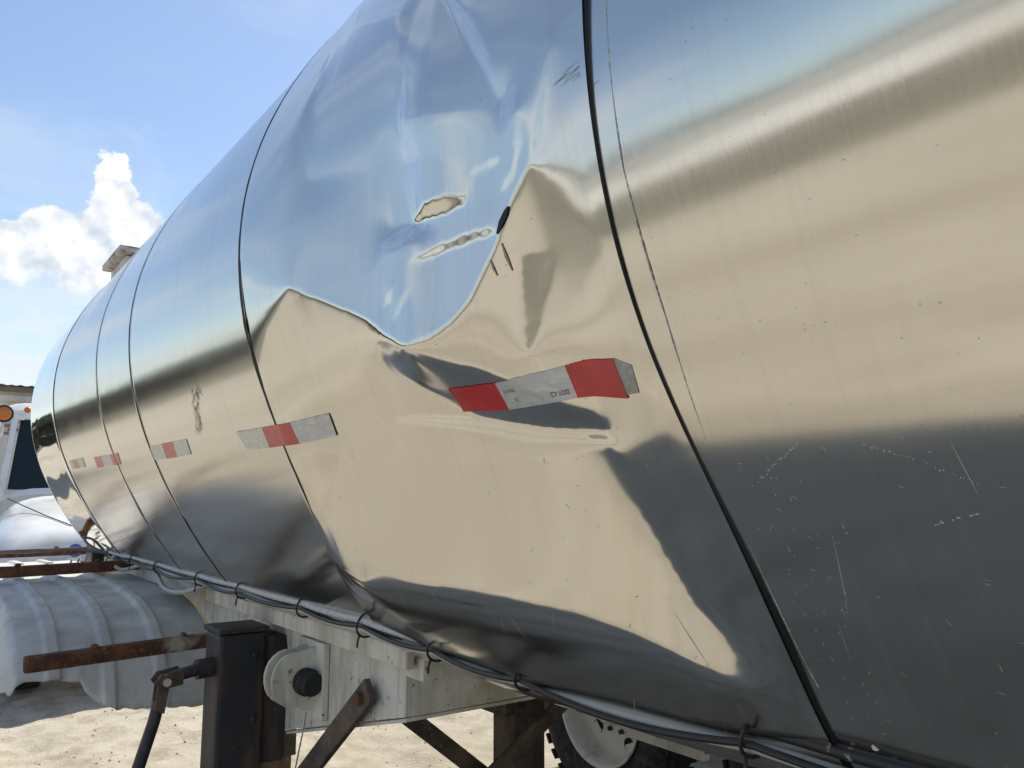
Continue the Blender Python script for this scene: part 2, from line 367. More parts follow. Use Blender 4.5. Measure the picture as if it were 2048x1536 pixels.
# Relief of the crushed cladding sheet. Each entry is one facet between creases: stiffness, lowest and highest
# slope round the barrel (polynomials of the place on the sheet), outline as (0..1 from front to back seam, angle in degrees).
# The sheet is then relaxed like thin plate until every facet keeps its slope range.
CREASES = [
    # sky low
    (0.6, [0.688, 0.088, 0.684, -0.057, -0.211, -0.022], [0.544, -0.533, -0.679, -0.289, -0.903, -0.703],
     [(0.827, 178.79), (0.775, 177.68), (0.727, 176.47), (0.683, 175.36), (0.63, 174.45), (0.576, 173.84), (0.495, 175.66), (0.42, 177.28), (0.33, 179.39), (0.271, 180.71), (0.219, 181.82), (0.169, 182.83), (0.119, 183.94), (0.098, 185.15), (0.127, 186.06), (0.157, 187.37), (0.175, 188.58), (0.194, 189.59), (0.217, 190.8), (0.246, 192.21), (0.288, 193.22), (0.34, 193.93), (0.401, 194.03), (0.461, 192.51), (0.507, 190.9), (0.605, 188.58), (0.706, 186.26), (0.766, 184.74), (0.797, 181.82)]),
    # sand
    (0.5, [0.223, 0.009, 0.582, 0.151, -0.037, -0.06], [0.005, -0.03, 0.533, -0.259, 0.001, -0.239],
     [(0.766, 184.74), (0.706, 186.26), (0.605, 188.58), (0.507, 190.9), (0.461, 192.51), (0.401, 194.03), (0.34, 193.93), (0.288, 193.22), (0.246, 192.21), (0.217, 190.8), (0.194, 189.59), (0.175, 188.58), (0.157, 187.37), (0.127, 186.06), (0.098, 185.15), (0.079, 186.16), (0.067, 187.77), (0.056, 189.28), (0.019, 191.1), (0, 191.71), (0, 193.02), (0, 194.33), (0, 195.64), (0.002, 196.95), (0.006, 198.37), (0.008, 199.98), (0.01, 201.5), (0.015, 203.11), (0.056, 203.82), (0.106, 204.72), (0.154, 205.43), (0.2, 206.04), (0.248, 206.74), (0.299, 207.45), (0.355, 208.16), (0.401, 207.05), (0.451, 205.83), (0.514, 204.62), (0.582, 203.31), (0.683, 203.21), (0.812, 203.11), (0.894, 202.5), (0.925, 200.08), (0.965, 197.66), (1, 195.24), (1, 191.61), (0.912, 187.77), (0.837, 186.16)]),
    # dark
    (1, [-0.168, -0.199, -0.366, -0.84, -4.15, -1.714], [-0.492, -0.197, -0.179, -0.915, -2.972, 0.883],
     [(0.568, 193.83), (0.411, 194.13), (0.363, 195.04), (0.317, 196.15), (0.273, 197.16), (0.244, 198.17), (0.215, 199.17), (0.186, 200.18), (0.154, 200.99), (0.123, 201.8), (0.106, 203.01), (0.119, 203.41), (0.163, 203.21), (0.209, 202.91), (0.257, 202.5), (0.294, 201.8), (0.334, 201.09), (0.38, 199.58), (0.453, 197.46), (0.509, 195.74)]),
    # crease
    (2, [0.241, -0.056, 0.393], [0.188, 0.065, 0.6],
     [(0.564, 200.28), (0.472, 200.49), (0.401, 200.89), (0.347, 201.39), (0.301, 201.8), (0.257, 202.4), (0.213, 202.91), (0.148, 203.41), (0.15, 203.72), (0.215, 203.31), (0.259, 202.81), (0.303, 202.2), (0.349, 201.7), (0.403, 201.29), (0.474, 200.69)]),
    # bowl
    (0.12, [0.145, -0.37, 0.542, 0.243, 0.62, 0.107], [0.187, -0.304, 0.548, 0.19, 0.536, 0.082],
     [(0.689, 203.41), (0.589, 202.2), (0.493, 202.2), (0.413, 202.3), (0.344, 203.01), (0.284, 203.72), (0.242, 205.53), (0.286, 207.25), (0.336, 207.15), (0.388, 207.05), (0.451, 206.44), (0.528, 206.04), (0.641, 205.33)]),
    # crease b
    (2, [0.601, 0.771, 0.402], [0.39, -0.159, 0.348],
     [(0.157, 203.41), (0.111, 203.41), (0.113, 204.02), (0.14, 203.92)]),
    # tri
    (0.6, [0.211, -0.044, 0.489, -0.208, 0.086, 0.039], [0.002, 0.143, 0.478, -0.229, -0.097, -0.029],
     [(0.802, 203.21), (0.681, 202.3), (0.587, 201.6), (0.503, 200.99), (0.42, 201.39), (0.357, 201.8), (0.303, 202.3), (0.259, 202.91), (0.217, 203.51), (0.167, 204.02), (0.119, 204.42), (0.113, 206.34), (0.109, 208.36), (0.104, 210.38), (0.098, 212.39), (0.09, 214.01), (0.081, 215.72), (0.067, 217.54), (0.054, 219.26), (0.044, 221.68), (0.073, 220.67), (0.096, 219.76), (0.121, 218.85), (0.15, 218.05), (0.182, 217.44), (0.219, 216.94), (0.259, 216.43), (0.303, 216.23), (0.351, 216.03), (0.401, 215.72), (0.459, 215.72), (0.522, 215.83), (0.597, 216.03), (0.668, 215.93), (0.741, 215.72), (0.831, 217.34), (0.923, 216.03), (0.937, 212.39), (0.944, 208.66), (0.875, 205.94)]),
    # bottom
    (0.4, [0.045, 0.053, 0.151, -0.29, -0.097, 0.141], [-0.391, 0.157, -0.064, -0.394, -0.212, 0.173],
     [(0.856, 217.94), (0.743, 216.13), (0.67, 216.33), (0.599, 216.43), (0.526, 216.23), (0.461, 216.13), (0.405, 216.13), (0.353, 216.33), (0.305, 216.53), (0.261, 216.73), (0.221, 217.24), (0.184, 217.74), (0.15, 218.35), (0.123, 219.16), (0.096, 219.96), (0.073, 220.97), (0.046, 222.18), (0.046, 219.66), (0.058, 218.45), (0.071, 217.24), (0.084, 216.03), (0.092, 214.41), (0.1, 212.8), (0.106, 210.78), (0.113, 208.76), (0.113, 206.74), (0.111, 204.72), (0.067, 204.32), (0.031, 204.12), (0, 205.53), (0, 206.94), (0, 208.36), (0, 209.77), (0, 211.18), (0, 212.6), (0, 214.11), (0, 215.62), (0, 217.24), (0, 218.85), (0, 220.47), (0, 222.18), (0, 223.9), (0, 225.72), (0, 227.63), (0, 229.55), (0.025, 229.25), (0.052, 228.94), (0.079, 228.54), (0.104, 227.94), (0.132, 227.33), (0.161, 226.83), (0.192, 226.42), (0.228, 226.02), (0.265, 225.72), (0.305, 225.41), (0.351, 225.31), (0.401, 225.21), (0.457, 225.21), (0.516, 225.11), (0.58, 225.01), (0.647, 224.91), (0.704, 223.9), (0.756, 222.69), (0.802, 221.07)]),
    # left
    (0.4, [0.247, 0.02, 0.325, -0.082, 0.293, 0.03], [0.309, -2.074, 0.61, 2.521, -0.444, 0.166],
     [(1, 195.24), (0.962, 197.46), (0.921, 199.68), (0.885, 201.9), (0.775, 202.71), (0.856, 205.73), (0.927, 208.76), (0.925, 212.6), (0.91, 216.23), (0.967, 213.91), (0.987, 211.28), (0.998, 208.56), (1, 205.63), (1, 202.1), (1, 198.67)]),
    # facet
    (0.4, [0.03, -0.001, -0.0, -0.0, -0.001, -0.0], [0.059, -0.002, -0.001, -0.001, -0.001, -0.0],
     [(0.397, 163.45), (0.29, 167.18), (0.253, 170.31), (0.223, 172.94), (0.196, 175.36), (0.173, 177.58), (0.154, 179.6), (0.159, 180.1), (0.215, 178.99), (0.276, 177.88), (0.403, 175.36), (0.384, 173.44), (0.378, 171.12), (0.376, 169), (0.378, 166.58)]),
    # pale left
    (0.45, [-0.24, 0.0, 0.001, 0.0, 0.0, 0.0], [-0.17, 0.0, 0.0, 0.0, 0.0, 0.0],
     [(0.704, 156.89), (0.511, 163.25), (0.403, 166.38), (0.392, 168.9), (0.388, 171.22), (0.388, 173.44), (0.388, 175.56), (0.434, 176.27), (0.47, 177.48), (0.547, 176.37), (0.637, 175.06), (0.727, 173.84), (0.745, 170.82), (0.772, 167.59), (0.737, 165.47), (0.716, 163.05), (0.699, 160.42)]),
    # under facet
    (0.9, [0.745, 0.449, 1.001, -1.073, 1.068, 0.046], [0.448, 1.243, -0.591, 1.384, -0.002, -0.717],
     [(0.428, 174.95), (0.334, 177.07), (0.276, 178.08), (0.213, 179.19), (0.154, 180.3), (0.129, 182.12), (0.146, 183.53), (0.196, 182.62), (0.244, 181.72), (0.294, 180.81), (0.359, 179.6), (0.447, 177.78)]),
    # ridge a
    (1.3, [-0.254, 0.026, 0.006], [-0.198, 0.021, 0.005],
     [(0.276, 167.79), (0.219, 172.13), (0.184, 175.16), (0.157, 177.68), (0.136, 179.9), (0.15, 179.7), (0.175, 177.28), (0.207, 174.55), (0.242, 171.52), (0.303, 166.78)]),
    # ridge d
    (0.8, [-0.199, -0.001, 0.001, -0.001, -0.001, 0.0], [-0.139, -0.001, 0.001, -0.001, -0.0, 0.0],
     [(0.795, 148.01), (0.777, 148.11), (0.662, 157.39), (0.649, 161.23), (0.66, 164.06), (0.706, 165.97), (0.747, 168.19), (0.789, 167.28), (0.747, 165.06), (0.727, 162.14), (0.743, 158), (0.858, 149.02)]),
    # ridge b
    (1, [-0.105, 0.016, -0.002], [-0.077, 0.011, -0.002],
     [(0.052, 179.29), (0.044, 179.5), (0.054, 181.01), (0.067, 182.62), (0.077, 183.83), (0.092, 185.15), (0.1, 184.94), (0.088, 183.63), (0.075, 182.42), (0.065, 180.81)]),
    # ridge c
    (1, [-0.189, 0.035, -0.003], [-0.132, 0.024, -0.002],
     [(0.117, 181.72), (0.106, 182.02), (0.115, 184.04), (0.134, 185.65), (0.138, 185.25), (0.123, 183.83)]),
    # pil a
    (1.4, [-0.495, -1.898, 0.351], [-0.42, -2.015, 0.341],
     [(0.399, 184.04), (0.34, 183.53), (0.271, 184.04), (0.236, 184.84), (0.246, 185.25), (0.311, 184.94)]),
    # pil a2
    (1.4, [0.527, -0.073, -0.221], [0.527, -0.073, -0.221],
     [(0.468, 184.34), (0.38, 184.64), (0.355, 185.15), (0.372, 185.75), (0.436, 185.25)]),
    # pil b
    (1.4, [0.344, 0.814, 0.289], [0.359, 0.686, 0.284],
     [(0.238, 183.53), (0.217, 183.13), (0.177, 183.33), (0.152, 183.63), (0.161, 183.94), (0.207, 183.63)]),
    # pil c
    (1.4, [0.192, 0.05, 0.369], [0.267, 0.073, 0.376],
     [(0.167, 185.85), (0.152, 185.15), (0.138, 185.15), (0.148, 185.95)]),
    # groove
    (1.4, [0.569, 0.44, 1.071], [0.585, 0.36, 0.915],
     [(0.39, 187.37), (0.328, 187.17), (0.263, 187.27), (0.188, 187.87), (0.177, 188.38), (0.257, 188.07), (0.332, 187.87)]),
    # oval a
    (1.4, [0.433, 0.543, 0.569], [0.511, 0.393, 0.597],
     [(0.47, 190.39), (0.455, 189.08), (0.432, 188.98), (0.438, 190.29)]),
    # oval b
    (1.4, [0.375, -0.111, 0.506], [0.486, 0.042, 0.57],
     [(0.443, 191.91), (0.422, 190.5), (0.392, 189.79), (0.415, 191.4)]),
    # patch
    (2.5, [0.377, 0.359, 0.518], [0.395, 0.34, 0.528],
     [(0.154, 190.39), (0.098, 191.1), (0.115, 192.61), (0.132, 194.03), (0.15, 195.44), (0.171, 196.95), (0.182, 196.75), (0.175, 195.04), (0.169, 193.32)]),
    # patch in
    (2.5, [0.418, 0.318, 0.604], [0.42, 0.289, 0.603],
     [(0.138, 191.81), (0.123, 191.3), (0.102, 191.3), (0.123, 193.02), (0.146, 193.93)]),
]

def inside(px_, py_, poly):
    r = np.zeros(px_.shape, bool); n = len(poly)
    for i in range(n):
        (xi, yi), (xj, yj) = poly[i], poly[i-1]
        if yi != yj: r ^= ((yi > py_) != (yj > py_)) & (px_ < (xj-xi)*(py_-yi)/(yj-yi)+xi)
    return r
def relax(h, want, w, bend, hold, du, dv, steps, wu=.035):
    """conjugate gradients on slope error + bending energy + seam hold-down"""
    wm = .5*(w[1:]+w[:-1]); tm = (w[1:]*want[1:]+w[:-1]*want[:-1])/(2*np.maximum(wm, 1e-9))
    def apply(q):
        g = (q[1:]-q[:-1])/dv*wm; o = np.zeros_like(q); o[1:] += g/dv; o[:-1] -= g/dv
        g = (q[:, 1:]-q[:, :-1])/du*wu; o[:, 1:] += g/du; o[:, :-1] -= g/du
        l = np.zeros_like(q); l[1:-1] += (q[2:]-2*q[1:-1]+q[:-2])/dv**2; l[:, 1:-1] += (q[:, 2:]-2*q[:, 1:-1]+q[:, :-2])/du**2
        b_ = bend*l; o[2:] += b_[1:-1]/dv**2; o[1:-1] -= 2*b_[1:-1]/dv**2; o[:-2] += b_[1:-1]/dv**2
        o[:, 2:] += b_[:, 1:-1]/du**2; o[:, 1:-1] -= 2*b_[:, 1:-1]/du**2; o[:, :-2] += b_[:, 1:-1]/du**2
        return o+hold*q
    rhs = np.zeros_like(h); g = tm*wm; rhs[1:] += g/dv; rhs[:-1] -= g/dv
    dg = np.zeros_like(h); dg[1:] += wm/dv**2; dg[:-1] += wm/dv**2; dg += 2*wu/du**2+hold+bend*(6/dv**4+6/du**4+8/(du*dv)**2)
    x = h.copy(); r = rhs-apply(x); z = r/dg; q = z.copy(); rz = (r*z).sum()
    for _ in range(steps):
        aq = apply(q); al = rz/(q*aq).sum(); x += al*q; r -= al*aq; z = r/dg; r2 = (r*z).sum(); q = z+r2/rz*q; rz = r2
    return x
def resample(h, nr, nc):
    a = np.linspace(0, h.shape[0]-1, nr); b_ = np.linspace(0, h.shape[1]-1, nc); i = np.minimum(a.astype(int), h.shape[0]-2); j = np.minimum(b_.astype(int), h.shape[1]-2)
    fa, fb = (a-i)[:, None], (b_-j)[None]
    return (h[i][:, j]*(1-fa)+h[i+1][:, j]*fa)*(1-fb)+(h[i][:, j+1]*(1-fa)+h[i+1][:, j+1]*fa)*fb
def crush():
    h = None
    for nu, nv, steps, rounds, soft in ((40, 100, 200, 10, 1.5), (80, 200, 200, 8, 1.0), (160, 400, 220, 4, .6), (240, 600, 220, 2, .4)):
        h = np.zeros((nv, nu)) if h is None else resample(h, nv, nu)
        th = np.linspace(TH0, TH1, nv)[:, None]+np.zeros((1, nu)); u = np.linspace(0, 1, nu)[None]+np.zeros((nv, 1)); deg = np.degrees(th)
        a, b_ = seam_y(th, SEAM_FRONT), seam_y(th, SEAM_BACK); Y = a*(1-u)+b_*u
        du, dv = 1.05063/(nu-1), 1.0*(TH1-TH0)/(nv-1)
        x, y = u-.5, (deg-200)/20; B = [1+0*x, x, y, x*x, x*y, y*y]
        lo = np.zeros((nv, nu)); hi = lo.copy(); w = np.full((nv, nu), 1e-3)
        for stiff, ca, cb, poly in CREASES:
            m_ = inside(u, deg, poly); ta = sum(c*e for c, e in zip(ca, B)); tb = sum(c*e for c, e in zip(cb, B))
            lo[m_] = np.minimum(ta, tb)[m_]; hi[m_] = np.maximum(ta, tb)[m_]; w[m_] = stiff
        upper = 1/(1+np.exp((th-R(197))/.06)); ends = np.minimum(th-TH0, TH1-th)
        hold = .2+6e3*np.exp(-((Y-a)/.012)**2)+(6e3*upper+60)*np.exp(-((b_-Y)/.012)**2)+6e3*np.exp(-(ends/.05)**2)+1.5e3/(1+np.exp((deg-160)/2))
        for _ in range(rounds): h = relax(h, np.clip(np.gradient(h, dv, axis=0), lo, hi), w, 8e-6*soft, hold, du, dv, steps)
    return h
DH = crush()
def refine(h, nr, nc):
    """Catmull-Rom resampling"""
    def ax(h, n):
        a = np.linspace(0, h.shape[0]-1, n); i = np.minimum(a.astype(int), h.shape[0]-2); f = (a-i)[:, None]
        g = lambda k: h[np.clip(i+k, 0, h.shape[0]-1)]
        p0, p1, p2, p3 = g(-1), g(0), g(1), g(2)
        return .5*(2*p1+(p2-p0)*f+(2*p0-5*p1+4*p2-p3)*f*f+(3*p1-p0-3*p2+p3)*f**3)
    return ax(ax(h, nr).T, nc).T
def proud(th): return np.interp(np.degrees(th), [125, 178, 186, 195, 205, 215, 228, 246], [.003, .0045, .0018, .0010, .0018, .0045, .005, .003])
def dent_at(Y, th):
    """relief at (Y, th); zero outside the crushed sheet"""
    Y = np.asarray(Y, float); th = np.asarray(th, float); a, b = seam_y(th, SEAM_FRONT), seam_y(th, SEAM_BACK)
    u = (Y-a)/(b-a); v = (th-TH0)/(TH1-TH0); ok = (u > 0) & (u < 1) & (v > 0) & (v < 1)
    r = np.clip(v, 0, 1)*(DH.shape[0]-1); c = np.clip(u, 0, 1)*(DH.shape[1]-1)
    i = np.minimum(r.astype(int), DH.shape[0]-2); j = np.minimum(c.astype(int), DH.shape[1]-2); fr, fc = r-i, c-j
    h = (DH[i, j]*(1-fr)+DH[i+1, j]*fr)*(1-fc)+(DH[i, j+1]*(1-fr)+DH[i+1, j+1]*fr)*fc
    return np.where(ok, h+proud(th), np.where(Y < a, -.002, 0.0))
def on_tank(Y, th, lift=0.0):
    Y = np.asarray(Y, float); th = np.asarray(th, float); h = dent_at(Y, th)
    x, z, nx, nz = sect(th); return np.stack([x+nx*(h+lift), Y+0*x, z+nz*(h+lift)], -1)

trailer = empty('tank_trailer', (TX, 2.5, 0), 'long stainless steel tank trailer with a crushed side panel, on landing legs', 'tank trailer')
def barrel_sheet(name, ya, yb, off, mat, label=None, wave=0.0, nth=300, ny=40):
    """one wrapped cladding sheet from ya to yb (numbers or functions of the angle), edges turned in"""
    th = np.linspace(0, 2*math.pi, nth+1); fa = ya if callable(ya) else (lambda q: np.full_like(q, ya)); fb = yb if callable(yb) else (lambda q: np.full_like(q, yb))
    u = np.concatenate([[0, 0.0015], np.linspace(.004, .996, ny), [.9985, 1]]); lip = np.array([-.02, -.001]+[0]*ny+[-.001, -.02])
    TH, UU = np.meshgrid(th, u, indexing='ij'); Y = fa(TH)*(1-UU)+fb(TH)*UU
    o = off+lip[None, :]+wave*(vnoise(Y*2.2+7, TH*5, 11)-.5)+wave*.6*(vnoise(Y*.9+3, TH*11, 12)-.5)
    x, z, nx, nz = sect(TH); P = np.stack([x+nx*o, Y, z+nz*o], -1)
    me = grid_mesh(name, P, np.stack([Y, TH], -1)); ob = link(name, me, mat, trailer)
    if label: ob['label'] = label
    return ob
barrel_sheet('shell_panel', -4.2, lambda q: seam_y(q, SEAM_FRONT)+.045, -.002, M['steel'], 'flat smooth front cladding sheet', wave=.0022, ny=110)
barrel_sheet('shell_panel', lambda q: seam_y(q, SEAM_BACK)+.004, 2.672, 0.0, M['steel'], wave=.0009, ny=60)
barrel_sheet('shell_panel', 2.678, 3.222, 0.0, M['steel'], wave=.0008)
barrel_sheet('shell_panel', 3.227, 4.330, 0.0, M['steel'], wave=.0008)
# the crushed sheet: fine grid where it was hit, plain wrap round the rest
hf = refine(DH, 760, 304); th = np.linspace(TH0, TH1, 760); U, V = np.meshgrid(np.linspace(0, 1, 304), th)
YY = seam_y(V, SEAM_FRONT)*(1-U)+seam_y(V, SEAM_BACK)*U; x, z, nx, nz = sect(V); o = hf+proud(V)
P = np.stack([x+nx*o, YY, z+nz*o], -1); dentP = P
pan = link('shell_panel', grid_mesh('shell_panel', P, np.stack([YY, V], -1), True), M['steel_dent'], trailer); pan['label'] = 'crushed and buckled cladding sheet with sharp creases'
th = np.linspace(TH1, TH0+2*math.pi, 160); U, V = np.meshgrid(np.linspace(0, 1, 24), th)
YY = seam_y(np.clip(V, TH0, TH1), SEAM_FRONT)*(1-U)+seam_y(np.clip(V, TH0, TH1), SEAM_BACK)*U; x, z, nx, nz = sect(V)
link('panel_wrap', grid_mesh('panel_wrap', np.stack([x+nx*.003, YY, z+nz*.003], -1), np.stack([YY, V], -1), True), M['steel'], pan)
# turned-in raw edges of the crushed sheet, colour darkened for the shade at the seam
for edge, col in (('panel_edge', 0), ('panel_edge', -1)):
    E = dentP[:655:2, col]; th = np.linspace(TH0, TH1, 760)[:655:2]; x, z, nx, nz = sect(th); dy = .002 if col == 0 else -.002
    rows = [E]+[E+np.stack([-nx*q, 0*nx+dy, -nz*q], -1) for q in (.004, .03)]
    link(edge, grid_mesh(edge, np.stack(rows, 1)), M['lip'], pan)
# black strip painting the shade in the front seam overlap, wider where the sheet stands off
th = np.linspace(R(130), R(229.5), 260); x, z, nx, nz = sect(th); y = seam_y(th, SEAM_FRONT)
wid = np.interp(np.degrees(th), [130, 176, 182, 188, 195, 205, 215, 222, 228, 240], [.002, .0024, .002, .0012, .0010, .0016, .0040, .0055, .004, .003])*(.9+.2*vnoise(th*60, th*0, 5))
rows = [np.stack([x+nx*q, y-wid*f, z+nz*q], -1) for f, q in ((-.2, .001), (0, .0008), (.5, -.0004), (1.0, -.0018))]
link('overlap_shade', grid_mesh('overlap_shade', np.stack(rows, 1)), M['gap_shade'], trailer)
# black strips painting the shade in the gaps of the other round seams
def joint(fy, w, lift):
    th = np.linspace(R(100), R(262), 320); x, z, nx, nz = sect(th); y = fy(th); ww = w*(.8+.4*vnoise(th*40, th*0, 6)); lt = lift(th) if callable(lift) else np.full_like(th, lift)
    link('seam_gap_shade', grid_mesh('seam_gap_shade', np.stack([np.stack([x+nx*(q+lt), y+ww*f, z+nz*(q+lt)], -1) for f, q in ((-.5, 0), (0, .0006), (.5, 0))], 1)), M['gap_shade'], trailer)
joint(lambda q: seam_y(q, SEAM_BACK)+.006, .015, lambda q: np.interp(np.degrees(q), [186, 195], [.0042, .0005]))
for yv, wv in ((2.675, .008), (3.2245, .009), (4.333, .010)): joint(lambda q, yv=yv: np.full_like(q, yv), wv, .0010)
# worn bead beside that seam
th = np.linspace(R(150), R(222), 420); x, z, nx, nz = sect(th); y = np.interp(np.degrees(th), [150, 178.2, 188, 196.8, 204.9, 222], [.532, .532, .538, .531, .531, .524])
w = .0003+.0009*vnoise(th*300, th*0, 8); rows = [np.stack([x+nx*(q-.0017), y+w*f, z+nz*(q-.0017)], -1) for f, q in ((-1, 0), (-.3, .0004), (.3, .0004), (1, 0))]
m, t, b = material('worn_bead', (.20, .19, .17), .7); n2 = t.noise(obj_co(t), 220, 4, .7); t.l.new(t.mix(t.smooth(n2, .45, .6), (.30, .29, .27), (.55, .54, .50)), b.inputs['Base Color'])
link('sealant_bead', grid_mesh('sealant_bead', np.stack(rows, 1)), m, trailer)
# inner jacket seen through the seams
th = np.linspace(0, 2*math.pi, 121); U, V = np.meshgrid(np.linspace(-4.1, 4.3, 12), th); x, z, nx, nz = sect(V)
link('inner_jacket', grid_mesh('inner_jacket', np.stack([x-nx*.10, U, z-nz*.10], -1), None, True), M['liner'], trailer)
# polished head at the back: rolled rim, then a dished end
th = np.linspace(0, 2*math.pi, 241)
prf = [(4.334, 1.0, -.02), (4.336, 1.0, .001), (4.36, 1, .0), (4.40, 1, -.003)]+[(y, 1, -.003) for y in np.linspace(4.45, 5.25, 17)]+[(5.25+.62*s, math.sqrt(max(1-s*s, 0)), -.003) for s in list(np.linspace(.03, .9, 40))+[.93, .955, .975, .988, .996, .9995]]
V, K = np.meshgrid(th, np.arange(len(prf)), indexing='ij'); yy = np.array([q[0] for q in prf]); sc = np.array([q[1] for q in prf]); of = np.array([q[2] for q in prf])
x, z, nx, nz = sect(V); X = TX+(x-TX+nx*of[K])*sc[K]; Z = TZ+(z-TZ+nz*of[K])*sc[K]
dn = .004*(vnoise(V*4, yy[K]*3, 21)-.5)*np.clip((yy[K]-4.36)*6, 0, 1)
head = link('tank_head', grid_mesh('tank_head', np.stack([X+nx*dn, yy[K], Z+nz*dn], -1), np.stack([yy[K], V], -1)), M['mirror'], trailer); head['label'] = 'mirror polished dished end of the barrel'
prf2 = [(-4.2-.5*s, max((1-s**2.5)**(1/2.5), 0)) for s in list(np.linspace(0, .95, 16))+[.985, 1]]
V, K = np.meshgrid(np.linspace(0, 2*math.pi, 121), np.arange(len(prf2)), indexing='ij'); yy = np.array([q[0] for q in prf2]); sc = np.array([q[1] for q in prf2])
x, z, nx, nz = sect(V); link('tank_head', grid_mesh('tank_head', np.stack([TX+(x-TX)*sc[K]*.994, yy[K], TZ+(z-TZ)*sc[K]*.994], -1), np.stack([yy[K], V], -1), True), M['mirror'], trailer)

# ------------------------------------------------------------------ conspicuity tape on the barrel
def tape_patch(corners, lift, nu=14, nv=5, wob=0.0, ragged=0.0):
    """corners: four (Y, degrees): top-back, top-front, bottom-front, bottom-back"""
    c = np.array(corners, float); u = np.linspace(0, 1, nu)[None, :]; v = np.linspace(0, 1, nv)[:, None]
    f = lambda k: (c[0, k]*(1-u)+c[1, k]*u)*(1-v)+(c[3, k]*(1-u)+c[2, k]*u)*v
    Y, D = f(0), f(1)
    if ragged: D = D+np.where(v == 0, ragged*(rng.random((1, nu))-.5), 0)
    P = on_tank(Y, np.radians(D), lift)
    if wob: P[..., 0] -= wob*np.abs(vnoise(Y*90, D*2, 31)-.5)
    return P
def tape(pieces, label, lift=.0008):
    root = empty('reflective_tape', tuple(on_tank(pieces[0][1][0][0], R(199.7))), None)
    root.parent = trailer; root.location = Vector(root.location)-trailer.location; root['label'] = label
    for kind, cor in pieces:
        nm = {'red': 'red_band', 'silver': 'silver_band', 'pale': 'pale_band', 'glue': 'glue_residue'}[kind]
        res = kind == 'glue'
        P = tape_patch(cor, lift*(.35 if res else 1), 24 if res else 16, 7 if res else 6, .0006, .0 if res else .05)
        link(nm, grid_mesh(nm, P), M[kind], root)
    return root
A, B = 198.42, 200.98
t1 = tape([('red', [(.9408, 198.25), (.8314, 198.55), (.8314, 200.87), (.9342, 200.46)]), ('silver', [(.8314, 198.55), (.6996, 198.38), (.6976, 200.74), (.8314, 200.87)]),
      ('red', [(.6996, 198.38), (.6668, 198.25), (.6701, 200.80), (.6976, 200.74)]), ('red', [(.6668, 198.25), (.6176, 198.50), (.6146, 201.2), (.6701, 200.80)]),
      ('glue', [(.618, 198.45), (.5925, 199.1), (.5950, 200.9), (.6180, 200.95)])], 'peeling red and silver tape strip across the crushed sheet', .0012)
tape([('pale', [(1.848, 198.25), (1.80, 198.35), (1.79, 201.0), (1.822, 200.75)]), ('pale', [(1.80, 198.35), (1.6811, A), (1.6802, 201.1), (1.79, 201.0)]), ('red', [(1.6811, A), (1.60, A), (1.60, 201.07), (1.6802, 201.1)]),
      ('red', [(1.60, A), (1.5304, 198.5), (1.5264, 201.2), (1.60, 201.07)]), ('silver', [(1.5304, 198.5), (1.3725, 198.45), (1.3764, 201.07), (1.5264, 201.2)])], 'faded tape strip bridging the back seam of the crushed sheet', .0018)
tape([('pale', [(2.665, 197.75), (2.519, 197.75), (2.53, 200.5), (2.68, 200.4)]), ('red', [(2.519, 197.75), (2.392, 197.78), (2.408, 200.5), (2.53, 200.5)]), ('pale', [(2.392, 197.78), (2.256, 197.85), (2.266, 200.44), (2.408, 200.5)])], 'short tape strip with one red band between two pale ones')
tape([('red', [(3.61, 197.5), (3.463, 197.58), (3.465, 200.15), (3.62, 200.2)]), ('pale', [(3.463, 197.58), (3.289, 197.68), (3.295, 200.2), (3.465, 200.15)]), ('red', [(3.289, 197.68), (3.147, 197.73), (3.16, 200.27), (3.295, 200.2)])], 'faded tape strip with two red bands')
tape([('pale', [(4.221, 196.9), (4.136, 196.95), (4.136, 199.45), (4.221, 199.5)]), ('red', [(4.136, 196.95), (4.01, 196.98), (4.012, 199.46), (4.136, 199.45)]), ('pale', [(4.01, 196.98), (3.861, 197.05), (3.867, 199.48), (4.012, 199.46)])], 'small faded tape strip next to the polished end')
def tape_text(body, Y, deg, size, parent, flip=True, name='tape_lettering'):
    cu = bpy.data.curves.new(name, 'FONT'); cu.body = body; cu.size = size; cu.align_x = 'CENTER'; cu.align_y = 'CENTER'
    tmp = bpy.data.objects.new(name, cu); me = bpy.data.meshes.new_from_object(tmp); me.name = name; bpy.data.objects.remove(tmp)
    s = -1 if flip else 1
    for v in me.vertices:
        q = on_tank(Y+s*-v.co.x, R(deg)-s*v.co.y, .0022); v.co = q
    link(name, me, M['ink'], parent)
tape_text('DOT-C2', .722, 200.15, .0085, t1); tape_text('DOT-C2', .812, 199.35, .006, t1); tape_text('11', .806, 200.1, .008, t1)

